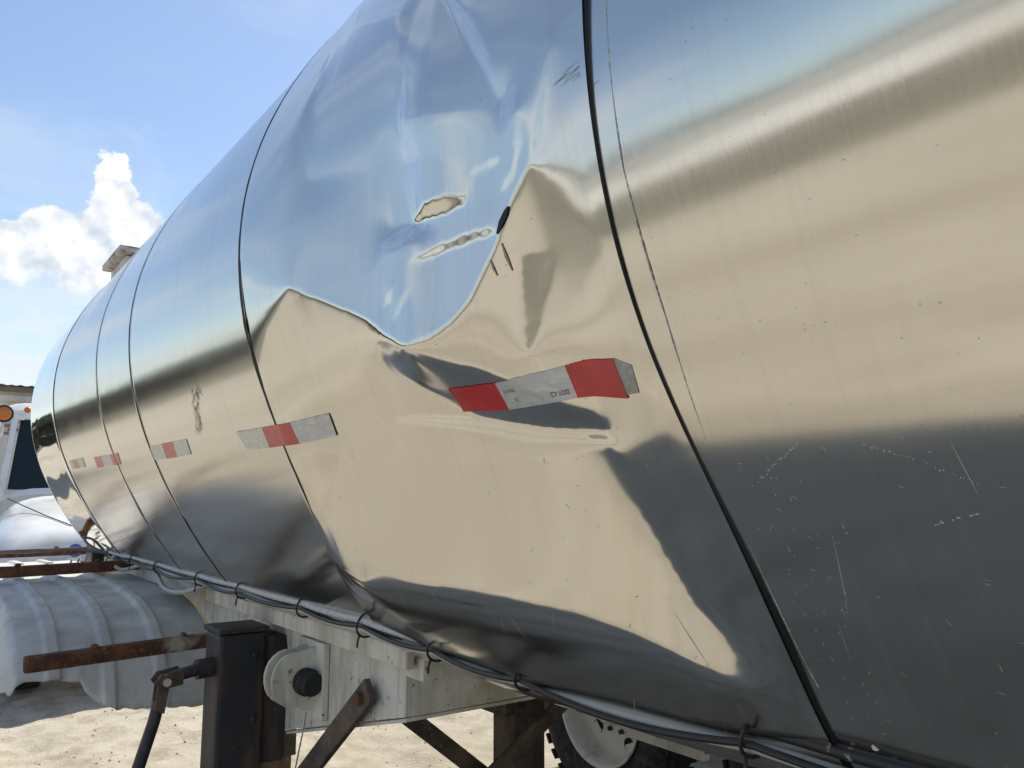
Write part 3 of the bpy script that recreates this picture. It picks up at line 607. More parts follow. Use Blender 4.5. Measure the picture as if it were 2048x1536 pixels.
# ------------------------------------------------------------------ scratches, scuffs and runs on the barrel
def mark_strip(mb, pts, w, lift=.0009):
    pts = np.array(pts); P = on_tank(pts[:, 0], np.radians(pts[:, 1]), lift); n = len(P); vs, fs = [], []
    for i in range(n):
        d = Vector(P[min(i+1, n-1)]-P[max(i-1, 0)]).normalized(); nn = Vector((P[i][0]-TX, 0, P[i][2]-TZ)).normalized(); sd = d.cross(nn)
        ww = w*(.35 if i in (0, n-1) else 1); vs += [Vector(P[i])+sd*ww/2, Vector(P[i])-sd*ww/2]
    mb.add(vs, [(2*i, 2*i+1, 2*i+3, 2*i+2) for i in range(n-1)])
sm, dm = MB(), MB()
def rnd_marks(mb, n, y0, y1, d0, d1, lmin, lmax, w, slant):
    for _ in range(n):
        y = random.uniform(y0, y1); dg = random.uniform(d0, d1); L = random.uniform(lmin, lmax); a = slant if slant is not None else random.uniform(0, math.pi); a += random.gauss(0, .25)
        if abs(y-float(seam_y(np.array(R(dg)), SEAM_FRONT))) < .03: continue
        mark_strip(mb, [(y+L*math.cos(a)*s, dg+math.degrees(L*math.sin(a)*s)) for s in (-.5, 0, .5)], w*random.uniform(.5, 1.3))
rnd_marks(sm, 70, .15, .53, 204, 228, .002, .008, .0007, None)
rnd_marks(sm, 60, .45, .53, 205, 226, .002, .006, .0007, None)
rnd_marks(sm, 26, .2, 1.5, 214, 229, .02, .07, .0007, 1.55)
rnd_marks(sm, 40, .62, 1.5, 205, 228, .003, .010, .0007, None)
rnd_marks(dm, 90, .12, .53, 180, 204, .0008, .0025, .0004, None)
rnd_marks(dm, 240, .60, 1.55, 178, 214, .0008, .003, .0005, None)
rnd_marks(dm, 7, .12, .5, 176, 184, .008, .03, .0004, .35)
def chain(mb, pts, n, w):
    pts = np.array(pts, float); s = np.linspace(0, len(pts)-1, n)
    for q in s[:-1]:
        if random.random() < .25: continue
        i = min(int(q), len(pts)-2); f = q-i; a = pts[i]*(1-f)+pts[i+1]*f; d = (pts[i+1]-pts[i]); d = d/np.hypot(*d)
        k = (len(pts)-1)/n*np.hypot(*(pts[1]-pts[0]))*random.uniform(.3, .8); a = a+np.array([random.gauss(0, .0006), random.gauss(0, .04)])
        mark_strip(mb, [a, a+d*k*.5, a+d*k], w*random.uniform(.5, 1.5))
chain(sm, [(.500, 207.5), (.455, 205.8), (.430, 204.9)], 34, .0015); chain(sm, [(.370, 205.2), (.330, 206.1), (.285, 207.6)], 34, .0017); chain(sm, [(.29, 208.8), (.325, 209.4), (.335, 209.7)], 14, .0015)
chain(sm, [(.44, 213.8), (.445, 215.2), (.46, 217.0)], 18, .0014)
mark_strip(sm, [(.3, 205.2), (.296, 206.6), (.292, 208)], .0007); mark_strip(sm, [(.43, 210.5), (.438, 213.2), (.442, 214.6)], .0007)
for k in range(9):
    y = .615-.005*k*random.uniform(.6, 1.2); dg = 181.6+.12*k*random.uniform(-1, 1.6); mark_strip(dm, [(y, dg), (y-.012, dg-.12), (y-.026, dg-.22)], .0005)
link_o = sm.build('scratches', M['scratch'], trailer); link_o['kind'] = 'stuff'; link_o['label'] = 'fine pale scratches on the barrel'
link_o = dm.build('scuff_marks', M['scuff'], trailer); link_o['kind'] = 'stuff'; link_o['label'] = 'small dark nicks on the barrel'
sc_ = MB()
for k in range(46):
    s = k/45; y = 2.03+.09*s+random.gauss(0, .016); dg = 190.6+6.2*s+random.gauss(0, .3); mark_strip(sc_, [(y, dg), (y+.012, dg+.5), (y+.02*random.random(), dg+1.1)], random.uniform(.001, .004))
sc_.build('black_scuff', M['scuff'], trailer)
for y, d0, d1, w in ((.748, 189.2, 191.2, .005), (.772, 190.0, 191.2, .004)):
    rs = MB(); mark_strip(rs, [(y, d0), (y-.001, (d0+d1)/2), (y-.004, d1)], w); rs.build('rust_run', M['streak'], trailer)
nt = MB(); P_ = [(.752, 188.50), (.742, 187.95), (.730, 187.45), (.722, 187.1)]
mark_strip(nt, P_, .009, .0012); nt.build('fold_shade', M['gap_shade'], trailer)  # black strip laid on as the shade inside the pinched fold

# ------------------------------------------------------------------ running gear and frame of the tank trailer
# frame box under the barrel: side web with a tapered lower edge, flange along its top, closed near end
web = [(.95, 3.35, 1.225), (.95, 1.70, 1.225), (.95, 1.70, 1.105), (.95, 2.46, .911), (.95, 3.35, .911)]
fr = empty('frame_box', (.95, 2.5, .9)); fr.parent = trailer; fr.location = Vector(fr.location)-trailer.location
MB().plate(web, (.012, 0, 0)).build('side_web', M['white'], fr)
MB().plate([(2.05, y, z) for _, y, z in web], (.012, 0, 0)).build('side_web', M['white'], fr)
MB().add([(.963, 1.70, 1.104), (2.049, 1.70, 1.104), (2.049, 1.70, 1.25), (.963, 1.70, 1.25), (.963, 1.712, 1.104), (2.049, 1.712, 1.104), (2.049, 1.712, 1.25), (.963, 1.712, 1.25)],
         [(0, 3, 2, 1), (4, 5, 6, 7), (0, 1, 5, 4), (1, 2, 6, 5), (2, 3, 7, 6), (3, 0, 4, 7)]).build('end_plate', M['white'], fr)
MB().add([(.955, 1.705, 1.100), (2.055, 1.705, 1.100), (2.055, 2.46, .906), (.955, 2.46, .906), (.955, 1.705, 1.092), (2.055, 1.705, 1.092), (2.055, 2.46, .898), (.955, 2.46, .898)],
         [(0, 1, 2, 3), (7, 6, 5, 4), (0, 4, 5, 1), (1, 5, 6, 2), (2, 6, 7, 3), (3, 7, 4, 0)]).build('bottom_plate', M['white'], fr)
# long white skirt between barrel and frame on both flanks
for sx in (1, -1):
    k = MB(); xs = lambda x: x if sx == 1 else 2*TX-x
    for (x0, x1, z0, z1) in ((.905, .925, 1.226, 1.32), (.925, .99, 1.226, 1.236)): k.box(min(xs(x0), xs(x1)), max(xs(x0), xs(x1)), 1.62 if z1 > 1.3 else 1.715, 5.1, z0, z1, .003)
    k.build('skirt_rail', M['white'], trailer)
k = MB().box(.935, .99, 1.60, 1.70, 1.20, 1.31, .004); k.build('corner_gusset', M['white'], fr)
MB().box(1.0, 2.0, 3.3, 5.15, 1.06, 1.20, .01).build('subframe', M['white'], trailer)
# landing legs with shoes
def leg(x, mat):
    g = empty('landing_leg', (x, 2.52, 0)); g.parent = trailer; g.location = Vector(g.location)-trailer.location
    sg = 1 if x < TX else -1
    MB().box(x-.07, x+.07, 2.45, 2.59, .42, 1.205, .012).build('outer_tube', mat, g)
    MB().box(x-.055, x+.055, 2.465, 2.575, .06, .5, .008).build('inner_tube', mat, g)
    MB().box(x-.075, x+.075, 2.443, 2.597, 1.206, 1.222, .005).build('cap_plate', mat, g)
    MB().plate([(x+sg*.0705, 2.425, z) for z in (.845, 1.15)]+[(x+sg*.0705, 2.44, 1.19), (x+sg*.0705, 2.60, 1.19), (x+sg*.0705, 2.60, .83), (x+sg*.0705, 2.45, .83)], (sg*.055, 0, 0)).build('mounting_flange', mat, g)
    MB().box(x-.15, x+.15, 2.40, 2.64, .0, .05, .01).build('foot_plate', mat, g)
    for (dy, z) in ((2.45, 1.14), (2.45, .96)):
        MB().lathe([(0, .0), (0, .011), (.007, .011), (.010, .006), (.010, 0)], (x+.035, dy-.001, z), (0, -1, 0), 8).build('bolt', M['dark'], g)
    return g
lg = leg(.824, M['dark']); leg(1.885, M['brown'])
# gear shaft, universal joint and hanging crank on the near leg
MB().cyl((.755, 2.50, 1.112), (.705, 2.495, 1.109), .028, 18).build('shaft_boss', M['dark'], lg)
MB().cyl((.706, 2.495, 1.109), (.630, 2.485, 1.099), .017, 14).build('gear_shaft', M['dark'], lg)
for s in (-1, 1): MB().plate([(.66, 2.485+s*.024, 1.122), (.60, 2.478+s*.024, 1.115), (.585, 2.476+s*.024, 1.095), (.60, 2.478+s*.024, 1.075), (.66, 2.485+s*.024, 1.082)], (0, s*.009, 0)).build('yoke_plate', M['brown'], lg)
MB().cyl((.612, 2.43, 1.096), (.612, 2.53, 1.096), .011, 12).build('joint_pin', M['zinc'], lg)
for s in (-1, 1): MB().plate([(.628, 2.48+s*.015, 1.105), (.596, 2.48+s*.015, 1.105), (.588, 2.475+s*.015, 1.02), (.614, 2.475+s*.015, 1.01)], (0, s*.008, 0)).build('yoke_plate', M['brown'], lg)
ck = MB().tube([(.604, 2.478, 1.04), (.592, 2.470, .99), (.545, 2.43, .87), (.49, 2.38, .72), (.47, 2.36, .67), (.44, 2.30, .655), (.42, 2.24, .65)], .0165, 12); ck.build('crank_handle', M['dark'], lg, sharp=40)
# diagonal braces of the legs
def flat_brace(a, b, w, th_, mat):
    k = MB(); a, b = Vector(a), Vector(b); d = (b-a).normalized()
    k.beam(a, b, th_, w, (0, 0, 1) if abs(d.z) < .95 else (1, 0, 0), .004)
    e = k.build('leg_brace', mat, trailer, label=None)
    return e
flat_brace((.925, 1.83, 1.145), (.925, 2.46, .66), .06, .018, M['brown'])
MB().lathe([(0, 0), (0, .016), (.01, .016), (.014, .009), (.014, 0)], (.915, 1.865, 1.12), (-1, 0, 0), 6).build('bolt', M['rust'], trailer)
flat_brace((1.22, 2.36, 1.0), (2.10, 2.36, .30), .055, .014, M['brown'])
flat_brace((2.02, 2.30, .945), (.90, 2.30, .28), .055, .014, M['brown'])
MB().box(.90, 2.10, 2.49, 2.55, .36, .42, .006).build('leg_crossbar', M['brown'], trailer)
# double lug with a black pin on the frame web
lug = empty('frame_lug', (.93, 2.2, 1.1)); lug.parent = trailer; lug.location = Vector(lug.location)-trailer.location
def ear(y):
    pts = [(.948, y, 1.20), (.948, y, 1.02), (.90, y, 1.035)]
    for a in np.linspace(-80, -280, 14): pts.append((.872+.062*math.cos(R(a)), y, 1.115+.072*math.sin(R(a))))
    pts.append((.90, y, 1.19))
    return MB().plate(pts, (0, .012, 0)).build('ear_plate', M['white'], lug)
ear(2.17); ear(2.225)
MB().box(.930, .9485, 2.12, 2.29, 1.01, 1.21, .003).build('back_plate', M['white'], lug)
MB().lathe([(0, .0), (0, .030), (.004, .033), (.06, .033), (.064, .036), (.085, .036), (.09, .031), (.11, .031), (.114, .027), (.114, 0)], (.893, 2.235, 1.112), (.12, -1, -.05), 26).build('pin', M['rubber'], lug, sharp=35)
MB().tube([(.93, 2.22, 1.03), (.925, 2.235, .95), (.92, 2.27, .84), (.91, 2.30, .76)], .0022, 6).build('lanyard_wire', M['zinc'], trailer)
# beige step bracket on the far flank
k = MB().beam((2.2, 2.245, .752), (2.2, 1.90, .752), .03, .035, ch=.003); k.box(2.19, 2.215, 2.22, 2.25, .73, 1.0, .003); k.box(2.19, 2.215, 1.90, 1.93, .755, 1.0, .003); k.build('step_bracket', M['white'], trailer)

# fenders over the rear tandem: ribbed, torn sheet metal carried on rusty bars
def fender_sheet(prof_yz, x0, x1, low_fn, label, outer_drop=.11):
    """prof_yz: section of the arch from the front lip over the top to the back; low_fn(u) cuts the front lip"""
    pr = np.array(prof_yz, float); L = np.concatenate([[0], np.cumsum(np.hypot(*np.diff(pr, axis=0).T))]); na, nx_ = 90, 110
    xs = np.linspace(0, 1, nx_); P = np.zeros((na, nx_, 3))
    for j, u in enumerate(xs):
        s0 = low_fn(u); s = np.linspace(s0, L[-1], na); y = np.interp(s, L, pr[:, 0]); z = np.interp(s, L, pr[:, 1])
        ker = np.ones(7)/7; yp = np.convolve(np.pad(y, 3, 'edge'), ker, 'valid'); zp = np.convolve(np.pad(z, 3, 'edge'), ker, 'valid'); y[2:-2] = yp[2:-2]; z[2:-2] = zp[2:-2]
        dy, dz = np.gradient(y), np.gradient(z); l = np.hypot(dy, dz); ny, nz_ = -dz/l, dy/l
        rib = sum(.015*min(1.0, 2.2*math.exp(-((u-c)/.030)**6)) for c in (.22, .47, .72))
        wob = .005*(vnoise(np.full(na, u*4+1), s*4, 41)-.5)+.002*(vnoise(np.full(na, u*13), s*12, 42)-.5)
        x = x0+(x1-x0)*u; e = max(0, (.07-u)/.07)
        sgn = np.sign(ny*0+1)
        P[:, j] = np.stack([np.full(na, x)+.006*np.sin(s*9)*(1 if u < .05 else 0), y+ny*(rib+wob-.045*e*e)*-1*0+(-dz/l)*(rib+wob-.05*e*e), z+(dy/l)*(rib+wob-.05*e*e)-outer_drop*e*e*.3], -1)
    me = grid_mesh('fender', P); o = link('fender', me, M['alu'], trailer); o['label'] = label
    sol = o.modifiers.new('sheet', 'SOLIDIFY'); sol.thickness = .004; sol.offset = -1
    return o
arch = [(2.985, .78), (3.0, .86), (3.03, .96), (3.08, 1.05), (3.17, 1.12), (3.30, 1.17), (3.50, 1.205), (3.8, 1.222), (4.2, 1.228), (4.6, 1.215), (4.9, 1.17), (5.1, 1.08), (5.2, .95)]
fender_sheet(arch, .275, .93, lambda u: np.interp(u, [0, .03, .10, .20, .34, .36, .42, .50, .65, 1.0], [.30, .225, .255, .245, .235, .20, .155, .13, .118, .10])+.01*float(vnoise(np.array(u*37.), np.array(.5), 44)), 'torn ribbed front fender behind the landing leg')
arch2 = [(5.32, .86), (5.36, 1.0), (5.45, 1.10), (5.65, 1.165), (6.0, 1.185), (6.5, 1.17), (6.75, 1.05), (6.8, .9)]
fender_sheet(arch2, .275, .93, lambda u: .02+.01*float(vnoise(np.array(u*37.), np.array(2.5), 45)), 'ribbed rear fender below the polished end')
def bar(y, z, x0, x1, tilt=.02):
    k = MB().beam((x0, y, z-tilt), (x1, y, z), .045, .048, ch=.008); o = k.build('fender_bar', M['rust'], trailer)
    for q in (.30, .72):
        MB().lathe([(0, 0), (0, .012), (.009, .012), (.012, .007), (.012, 0)], (x0+(x1-x0)*q, y-.01, z-tilt*(1-q)+.024), (0, -.3, 1), 6).build('bar_bolt', M['rust'], o)
    return o
bar(2.93, 1.122, .318, .955, .024); bar(4.25, 1.285, .18, .94, .012); bar(5.95, 1.262, .2, 1.0, .008)
# tandem wheels of the tank trailer
def wheel(name, parent, x, y, face, r=.50, w=.26, rimcol=None):
    """face: -1 disc towards the yard, +1 away"""
    g = empty(name, (x, y, r)); 
    if parent is not None: g.parent = parent; g.location = Vector(g.location)-parent.location
    o = (x, y, r); ax = (face, 0, 0)
    tp = [(-w+.03, .29), (-w+.01, .33), (-w, .40), (-w+.012, .46), (-w+.045, .492), (-w+.075, r-.002), (-.075, r-.002), (-.045, .492), (-.012, .46), (0, .40), (-.01, .33), (-.03, .29)]
    MB().lathe(tp, o, ax, 56).build('tyre', M['tyre'], g, sharp=50)
    k = MB()
    for j in range(36):
        a = 2*math.pi*j/36
        for (t0, t1) in ((-.245, -.18), (-.155, -.105), (-.08, -.015)):
            c0, c1 = a-.055, a+.055; pts = []
            for tt in (t0, t1):
                for cc in (c0, c1):
                    for rr in (r-.012, r+.0005): pts.append((x+face*tt, y+rr*math.cos(cc), r+rr*math.sin(cc)))
            k.add(pts, [(0, 1, 3, 2), (4, 6, 7, 5), (1, 5, 7, 3), (0, 2, 6, 4), (0, 4, 5, 1), (2, 3, 7, 6)])
    k.build('tread', M['tyre'], g)
    rp = [(-.012, .300), (-.004, .297), (-.006, .285), (-.03, .278), (-.09, .268), (-.13, .262), (-.145, .24), (-.150, .20), (-.155, .165), (-.145, .13), (-.14, .10)]
    rim = MB().lathe(rp, o, ax, 56).build('rim', M['rim'], g, smooth=True)
    MB().lathe([(-.14, .102), (-.10, .098), (-.06, .085), (-.045, .07), (-.045, 0)], o, ax, 28).build('hub', M['rim'], g, sharp=40)
    for j in range(5):
        a = 2*math.pi*j/5+.5; c = (x+face*-.150, y+.205*math.cos(a), r+.205*math.sin(a))
        MB().lathe([(0, 0), (0, .031), (.004, .035), (-.004, .035)], c, ax, 18).build('hand_hole', M['liner'], rim)
    for j in range(10):
        a = 2*math.pi*j/10; c = (x+face*-.148, y+.135*math.cos(a), r+.135*math.sin(a))
        MB().lathe([(0, .014), (.022, .013), (.024, 0)], c, ax, 6).build('wheel_nut', M['rust'], rim)
    MB().lathe([(-w+.02, 0), (-w+.02, .262), (-.16, .262)], o, ax, 30).build('inner_disc', M['liner'], rim)
    return g
m, t, b = material('white_rim_paint', (.66, .64, .59), .45); M['rim'] = m
co = obj_co(t); n1 = t.noise(co, 8, 6, .65); n2 = t.noise(co, 50, 4, .7); c = t.mix(t.smooth(n1, .5, .72), (.68, .665, .62), (.40, .35, .27)); c = t.mix(t.smooth(n2, .66, .72), c, (.16, .10, .06)); t.l.new(c, b.inputs['Base Color'])
crib = empty('timber_crib', (1.74, 4.95, 0), 'stack of old timbers propping up the back of the tank', 'timber stack')
for lv in range(6):
    for q in (-.16, .16):
        k = MB().box(1.74-.155, 1.74+.155, 4.95+q-.07, 4.95+q+.07, .148*lv, .148*lv+.145, .008) if lv % 2 == 0 else MB().box(1.74+q*.55-.065, 1.74+q*.55+.065, 4.95-.30, 4.95+.30, .148*lv, .148*lv+.145, .008)
        k.build('timber', M['brown'], crib)
MB().box(.97, 1.07, 3.3, 5.6, .90, 1.06, .01).build('chassis_rail', M['white'], trailer); MB().box(1.94, 2.04, 3.3, 5.6, .90, 1.06, .01).build('chassis_rail', M['white'], trailer)

# spill box with a lid on the back top of the barrel
bx_ = empty('spill_box', (1.3, 5.83, 2.9)); bx_.parent = trailer; bx_.location = Vector(bx_.location)-trailer.location
MB().box(1.0, 2.0, 5.60, 6.08, 2.55, 3.165, .01).build('box_body', M['white'], bx_)
m, t, b = material('lid_paint', (.5, .48, .42), .6); n1 = t.noise(obj_co(t), 9, 6, .65); t.l.new(t.mix(t.smooth(n1, .45, .62), (.56, .545, .50), (.22, .15, .095)), b.inputs['Base Color']); M['lid'] = m
MB().box(.95, 2.05, 5.54, 6.14, 3.17, 3.215, .012).build('box_lid', M['lid'], bx_)

# conduit and cables clipped along the lower flank
def lane(ys, dx, dz, amp, seed, sag=0.0, ties=None):
    pts = []
    for y in ys:
        wob = amp*(float(vnoise(np.array(y*2.3), np.array(seed*1.7), seed))-.5)*2
        s = 0
        if ties is not None and sag:
            i = np.searchsorted(ties, y); 
            if 0 < i < len(ties): f = (y-ties[i-1])/(ties[i]-ties[i-1]); s = -sag*4*f*(1-f)
        out_ = max(0.0, float(dent_at(np.array(min(max(y, .60), 1.58)), np.array(R(230.5)))))*float(np.interp(y, [.1, .6, 1.6, 2.1], [.3, 1, 1, 0]))*.8
        pts.append((.852-out_*.8+dx+wob*.4, y, 1.318-out_*.45+dz+wob+s))
    return pts
ties = np.array([-.6, -.1, .33, .655, 1.10, 1.385, 1.70, 2.06, 2.55, 3.0, 3.6, 4.06, 4.6])
ys = np.linspace(-1.0, 4.7, 240)
MB().tube(lane(ys, -.002, -.010, .003, 3, .006, ties), .0085, 12).build('conduit_tube', M['conduit_plain'], trailer, smooth=True)
MB().tube(lane(ys, -.012, .012, .004, 5, .004, ties), .0080, 12).build('conduit_tube', M['conduit'], trailer, smooth=True)
MB().tube(lane(ys, .001, .026, .005, 9, -.008, ties), .0055, 8).build('cable', M['plastic'], trailer, smooth=True)
MB().tube(lane(ys, -.016, -.004, .007, 13, .012, ties), .0050, 8).build('cable', M['plastic'], trailer, smooth=True)
MB().tube(lane(np.linspace(1.3, 4.7, 160), .0, .018, .012, 17, .02, ties), .005, 8).build('cable', M['plastic'], trailer, smooth=True)
for i, y in enumerate(ties):
    b0 = lane([y], 0, 0, 0, 3)[0]; ox, oz = b0[0]-.856, b0[2]-1.318
    pts = [(.852+ox+.022*math.cos(a), y+.004*math.sin(2*a), 1.320+oz+.026*math.sin(a)) for a in np.linspace(0, 2*math.pi, 20)[:-1]]
    k = MB().tube(pts, .0026, 6, close=True)
    if i % 3 != 1: k.tube([(.838+ox, y, 1.300+oz), (.832+ox, y-.003, 1.290+oz), (.831+ox, y-.002, 1.274+oz)], .0024, 6)
    k.build('cable_tie', M['plastic'], trailer, smooth=True)
def clip(y):
    b0 = lane([y], 0, 0, 0, 3)[0]; bx, bz = b0[0]+.016, b0[2]
    g = empty('cable_clip', (bx, y, bz+.02)); g.parent = trailer; g.location = Vector(g.location)-trailer.location
    MB().box(bx-.010, bx+.024, y-.010, y+.010, bz+.016, bz+.034, .002).build('clip_strap', M['plastic'], g)
    d = Vector((-.75, -.45, -.10)).normalized(); q = Vector((bx-.010, y, bz+.030))
    MB().lathe([(0, 0), (0, .0095), (.003, .0095), (.004, .0065), (.012, .0065), (.012, .004), (.028, .004), (.028, 0)], q, d, 8).build('stud_nut', M['zinc'], g)
for y in (.505, .957, 1.535, 2.02, 2.75): clip(y)
# loose wiring at the back end
def hang(pts, r=.007, name='loose_cable', mat=None):
    P = [Vector(q) for q in pts]; out = []
    for i in range(len(P)-1):
        p0, p1, p2, p3 = P[max(i-1, 0)], P[i], P[i+1], P[min(i+2, len(P)-1)]
        for f in np.linspace(0, 1, 8, endpoint=False): out.append(.5*(2*p1+(p2-p0)*f+(2*p0-5*p1+4*p2-p3)*f*f+(3*p1-p0-3*p2+p3)*f**3))
    out.append(P[-1]); MB().tube(out, r, 7).build(name, mat or M['plastic'], trailer, smooth=True)
hang([(.88, 4.5, 1.335), (.86, 4.8, 1.31), (.80, 5.05, 1.36), (.84, 5.3, 1.42), (.95, 5.5, 1.40)])
hang([(.86, 4.4, 1.33), (.82, 4.7, 1.37), (.87, 5.0, 1.43), (.83, 5.35, 1.46), (.9, 5.7, 1.52), (1.0, 6.0, 1.5)])
hang([(.85, 4.55, 1.32), (.72, 4.9, 1.33), (.55, 5.3, 1.30), (.42, 5.6, 1.29), (.3, 5.8, 1.28)], .008)
hang([(.87, 3.9, 1.32), (.82, 4.15, 1.27), (.80, 4.3, 1.30), (.86, 4.5, 1.33)], .009, 'loose_cable', M['conduit_plain'])
hang([(.88, 2.95, 1.315), (.85, 3.2, 1.255), (.84, 3.45, 1.245), (.86, 3.7, 1.29), (.87, 3.9, 1.325)], .010, 'loose_cable', M['conduit_plain'])
MB().box(.85, 1.1, 5.15, 5.35, 1.22, 1.36, .015).build('junction_box', M['plastic'], trailer)
m_ = material('milky_strap', (.5, .5, .48), .5)[0]
for k_ in range(3): MB().tube([(.80-.05*k_, 5.0-.1*k_, 1.28), (.78-.05*k_, 4.95-.1*k_, 1.245), (.77-.05*k_, 4.93-.1*k_, 1.24)], .005, 6).build('cable_tie', m_, trailer)

# ------------------------------------------------------------------ trailer parked on the far side: only its wheel and frame show, tall body added for shade
low = empty('far_trailer', (4.1, 2.5, 0), 'trailer with white rims parked on the far side of the tank, its tall unseen pale box body added for shade', 'trailer')
m, t, b = material('weathered_planks', (.16, .13, .10), .85); n1 = t.noise(t.scale(obj_co(t), (12, .8, 12)), 1, 5, .6); t.l.new(t.mix(n1, (.10, .08, .06), (.24, .20, .155)), b.inputs['Base Color']); M['wood'] = m
wheel('wheel', low, 3.0, 3.33, -1); wheel('wheel', low, 3.0, 2.02, -1); wheel('wheel', low, 5.2, 3.33, 1); wheel('wheel', low, 5.2, 2.02, 1)
for y in (2.02, 3.33): MB().cyl((3.15, y, .5), (5.05, y, .5), .06, 14).build('axle', M['dark'], low)
for x in (3.45, 4.7): MB().box(x, x+.1, -3.5, 4.6, .85, 1.1, .01).build('chassis_rail', M['brown'], low)
for j in range(9): MB().box(3.0+.245*j, 3.0+.245*j+.238, -3.6, 4.65, 1.11, 1.155, .004).build('deck_plank', M['wood'], low)
MB().box(2.955, 2.995, -3.6, 4.65, 1.02, 1.18, .006).build('side_rail', M['white'], low); MB().box(5.205, 5.245, -3.6, 4.65, 1.02, 1.18, .006).build('side_rail', M['white'], low)
for j in range(12): MB().box(2.975, 5.225, -3.6+.688*j, -3.6+.688*j+.682, 1.185, 3.5, .008).build('shade_body_bay', M['white'], low)  # unseen box body, added to shade the ground under the tank
for y in (-2.9, .8): MB().box(3.5, 3.6, y, y+.1, 0, .85, .01).build('support_leg', M['brown'], low); MB().box(4.6, 4.7, y, y+.1, 0, .85, .01).build('support_leg', M['brown'], low)

# ------------------------------------------------------------------ white conventional truck nosed in behind the tank
trk = empty('white_truck', (1.75, 10.5, 0), 'white bonneted truck with amber lights, nosed towards the polished tank end', 'truck')
m, t, b = material('truck_white', (.78, .78, .77), .28); M['truck'] = m; b.inputs['Coat Weight'].default_value = .5
n1 = t.noise(obj_co(t), 3, 6, .6); t.l.new(t.mix(t.smooth(n1, .45, .75), (.80, .80, .79), (.62, .60, .56)), b.inputs['Base Color'])
m, t, b = material('windshield_glass', (.012, .022, .026), .06); M['glass'] = m; b.inputs['Specular IOR Level'].default_value = .35
M['amber'] = material('amber_lens', (.55, .16, .02), .3)[0]; M['chrome'] = material('chrome', (.75, .75, .75), .12, 1.0)[0]
M['blue'] = material('badge_blue', (.05, .12, .42), .4)[0]; M['clear'] = material('clear_lens', (.75, .74, .70), .2)[0]
def loft(rings):
    n = len(rings[0]); k = MB(); k.add([q for r_ in rings for q in r_], [(i*n+j, i*n+j+1, (i+1)*n+j+1, (i+1)*n+j) for i in range(len(rings)-1) for j in range(n-1)]); return k
def arcsec(x0, x1, y, z0, ztop, rnd, n=26):
    """open arch section: up the near side, over, down the far side"""
    out = []
    for s in np.linspace(0, 1, n):
        a = math.pi*(1-s); cx = math.cos(a); sx_ = math.sin(a); px_ = (x0+x1)/2+(x1-x0)/2*math.copysign(abs(cx)**rnd, cx); pz = z0+(ztop-z0)*sx_**rnd
        out.append((px_, y, pz))
    return out
hood = loft([arcsec(.62, 2.88, 8.55, .55, 1.02, .55), arcsec(.60, 2.90, 8.58, .55, 1.24, .5), arcsec(.59, 2.91, 8.72, .55, 1.36, .45), arcsec(.60, 2.90, 9.1, .6, 1.46, .42), arcsec(.66, 2.84, 9.6, .7, 1.56, .42), arcsec(.70, 2.80, 10.02, .8, 1.63, .40)])
hd = hood.build('hood', M['truck'], trk, smooth=True)
MB().tube([(1.30, 8.60, 1.245), (1.18, 8.75, 1.368), (1.02, 9.1, 1.448), (.88, 9.55, 1.535), (.80, 9.98, 1.595)], .005, 6).build('hood_seam', M['rubber'], hd)
MB().box(.95, 2.55, 8.50, 8.56, .62, 1.10, .03).build('grille', M['chrome'], trk)
for x in (.62, 2.42): MB().lathe([(0, 0), (0, .11), (-.03, .12), (-.06, .10)], (x+.22, 8.535, .95), (0, -1, 0), 28).build('headlight', M['clear'], trk, sharp=40)
MB().box(.55, 2.95, 8.28, 8.44, .42, .72, .04).build('bumper', M['chrome'], trk)
bd = MB().lathe([(.0, 0), (.0, .055), (-.012, .055)], (1.20, 8.50, 1.16), (0, -1, 0), 28).build('badge', M['blue'], trk)
MB().box(1.15, 1.25, 8.50, 8.515, .97, 1.10, .006).build('badge_plate', M['clear'], trk)
cab = loft([arcsec(.62, 2.88, 10.03, .6, 1.64, .28), arcsec(.62, 2.88, 10.10, .6, 1.70, .25)]); 
cab.add(loft([arcsec(.66, 2.84, 10.50, .6, 2.50, .22), arcsec(.66, 2.84, 10.60, .6, 2.60, .22), arcsec(.66, 2.84, 11.2, .6, 2.66, .22), arcsec(.66, 2.84, 12.1, .6, 2.62, .22)]).v, loft([arcsec(.66, 2.84, 10.50, .6, 2.50, .22), arcsec(.66, 2.84, 10.60, .6, 2.60, .22), arcsec(.66, 2.84, 11.2, .6, 2.66, .22), arcsec(.66, 2.84, 12.1, .6, 2.62, .22)]).f)
cab.build('cab', M['truck'], trk, smooth=True)
MB().plate([(.80, 10.09, 1.68), (2.70, 10.09, 1.68), (2.62, 10.47, 2.40), (.90, 10.47, 2.40)], (0, .01, .006)).build('windshield', M['glass'], trk)
MB().beam((.74, 10.06, 1.62), (.85, 10.47, 2.46), .055, .06, (0, 1, 0), .008).build('pillar', M['truck'], trk); MB().beam((2.76, 10.06, 1.62), (2.67, 10.47, 2.46), .055, .06, (0, 1, 0), .008).build('pillar', M['truck'], trk)
MB().beam((1.75, 10.055, 1.66), (1.75, 10.455, 2.42), .02, .02, (0, 1, 0)).build('windshield_divider', M['rubber'], trk)
MB().box(.80, 2.70, 10.44, 10.52, 2.405, 2.50, .01).build('visor_strip', M['truck'], trk)
MB().box(.70, .715, 10.30, 11.3, 1.7, 2.35).build('side_window', M['glass'], trk); MB().box(2.785, 2.80, 10.30, 11.3, 1.7, 2.35).build('side_window', M['glass'], trk)
for x in (.95, 1.35, 1.75, 2.15, 2.55):
    g = MB().lathe([(0, .0), (0, .035), (.03, .03), (.045, .012), (.045, 0)], (x, 10.46, 2.50), (0, -.9, .4), 14).build('marker_light', M['amber'], trk, sharp=40)
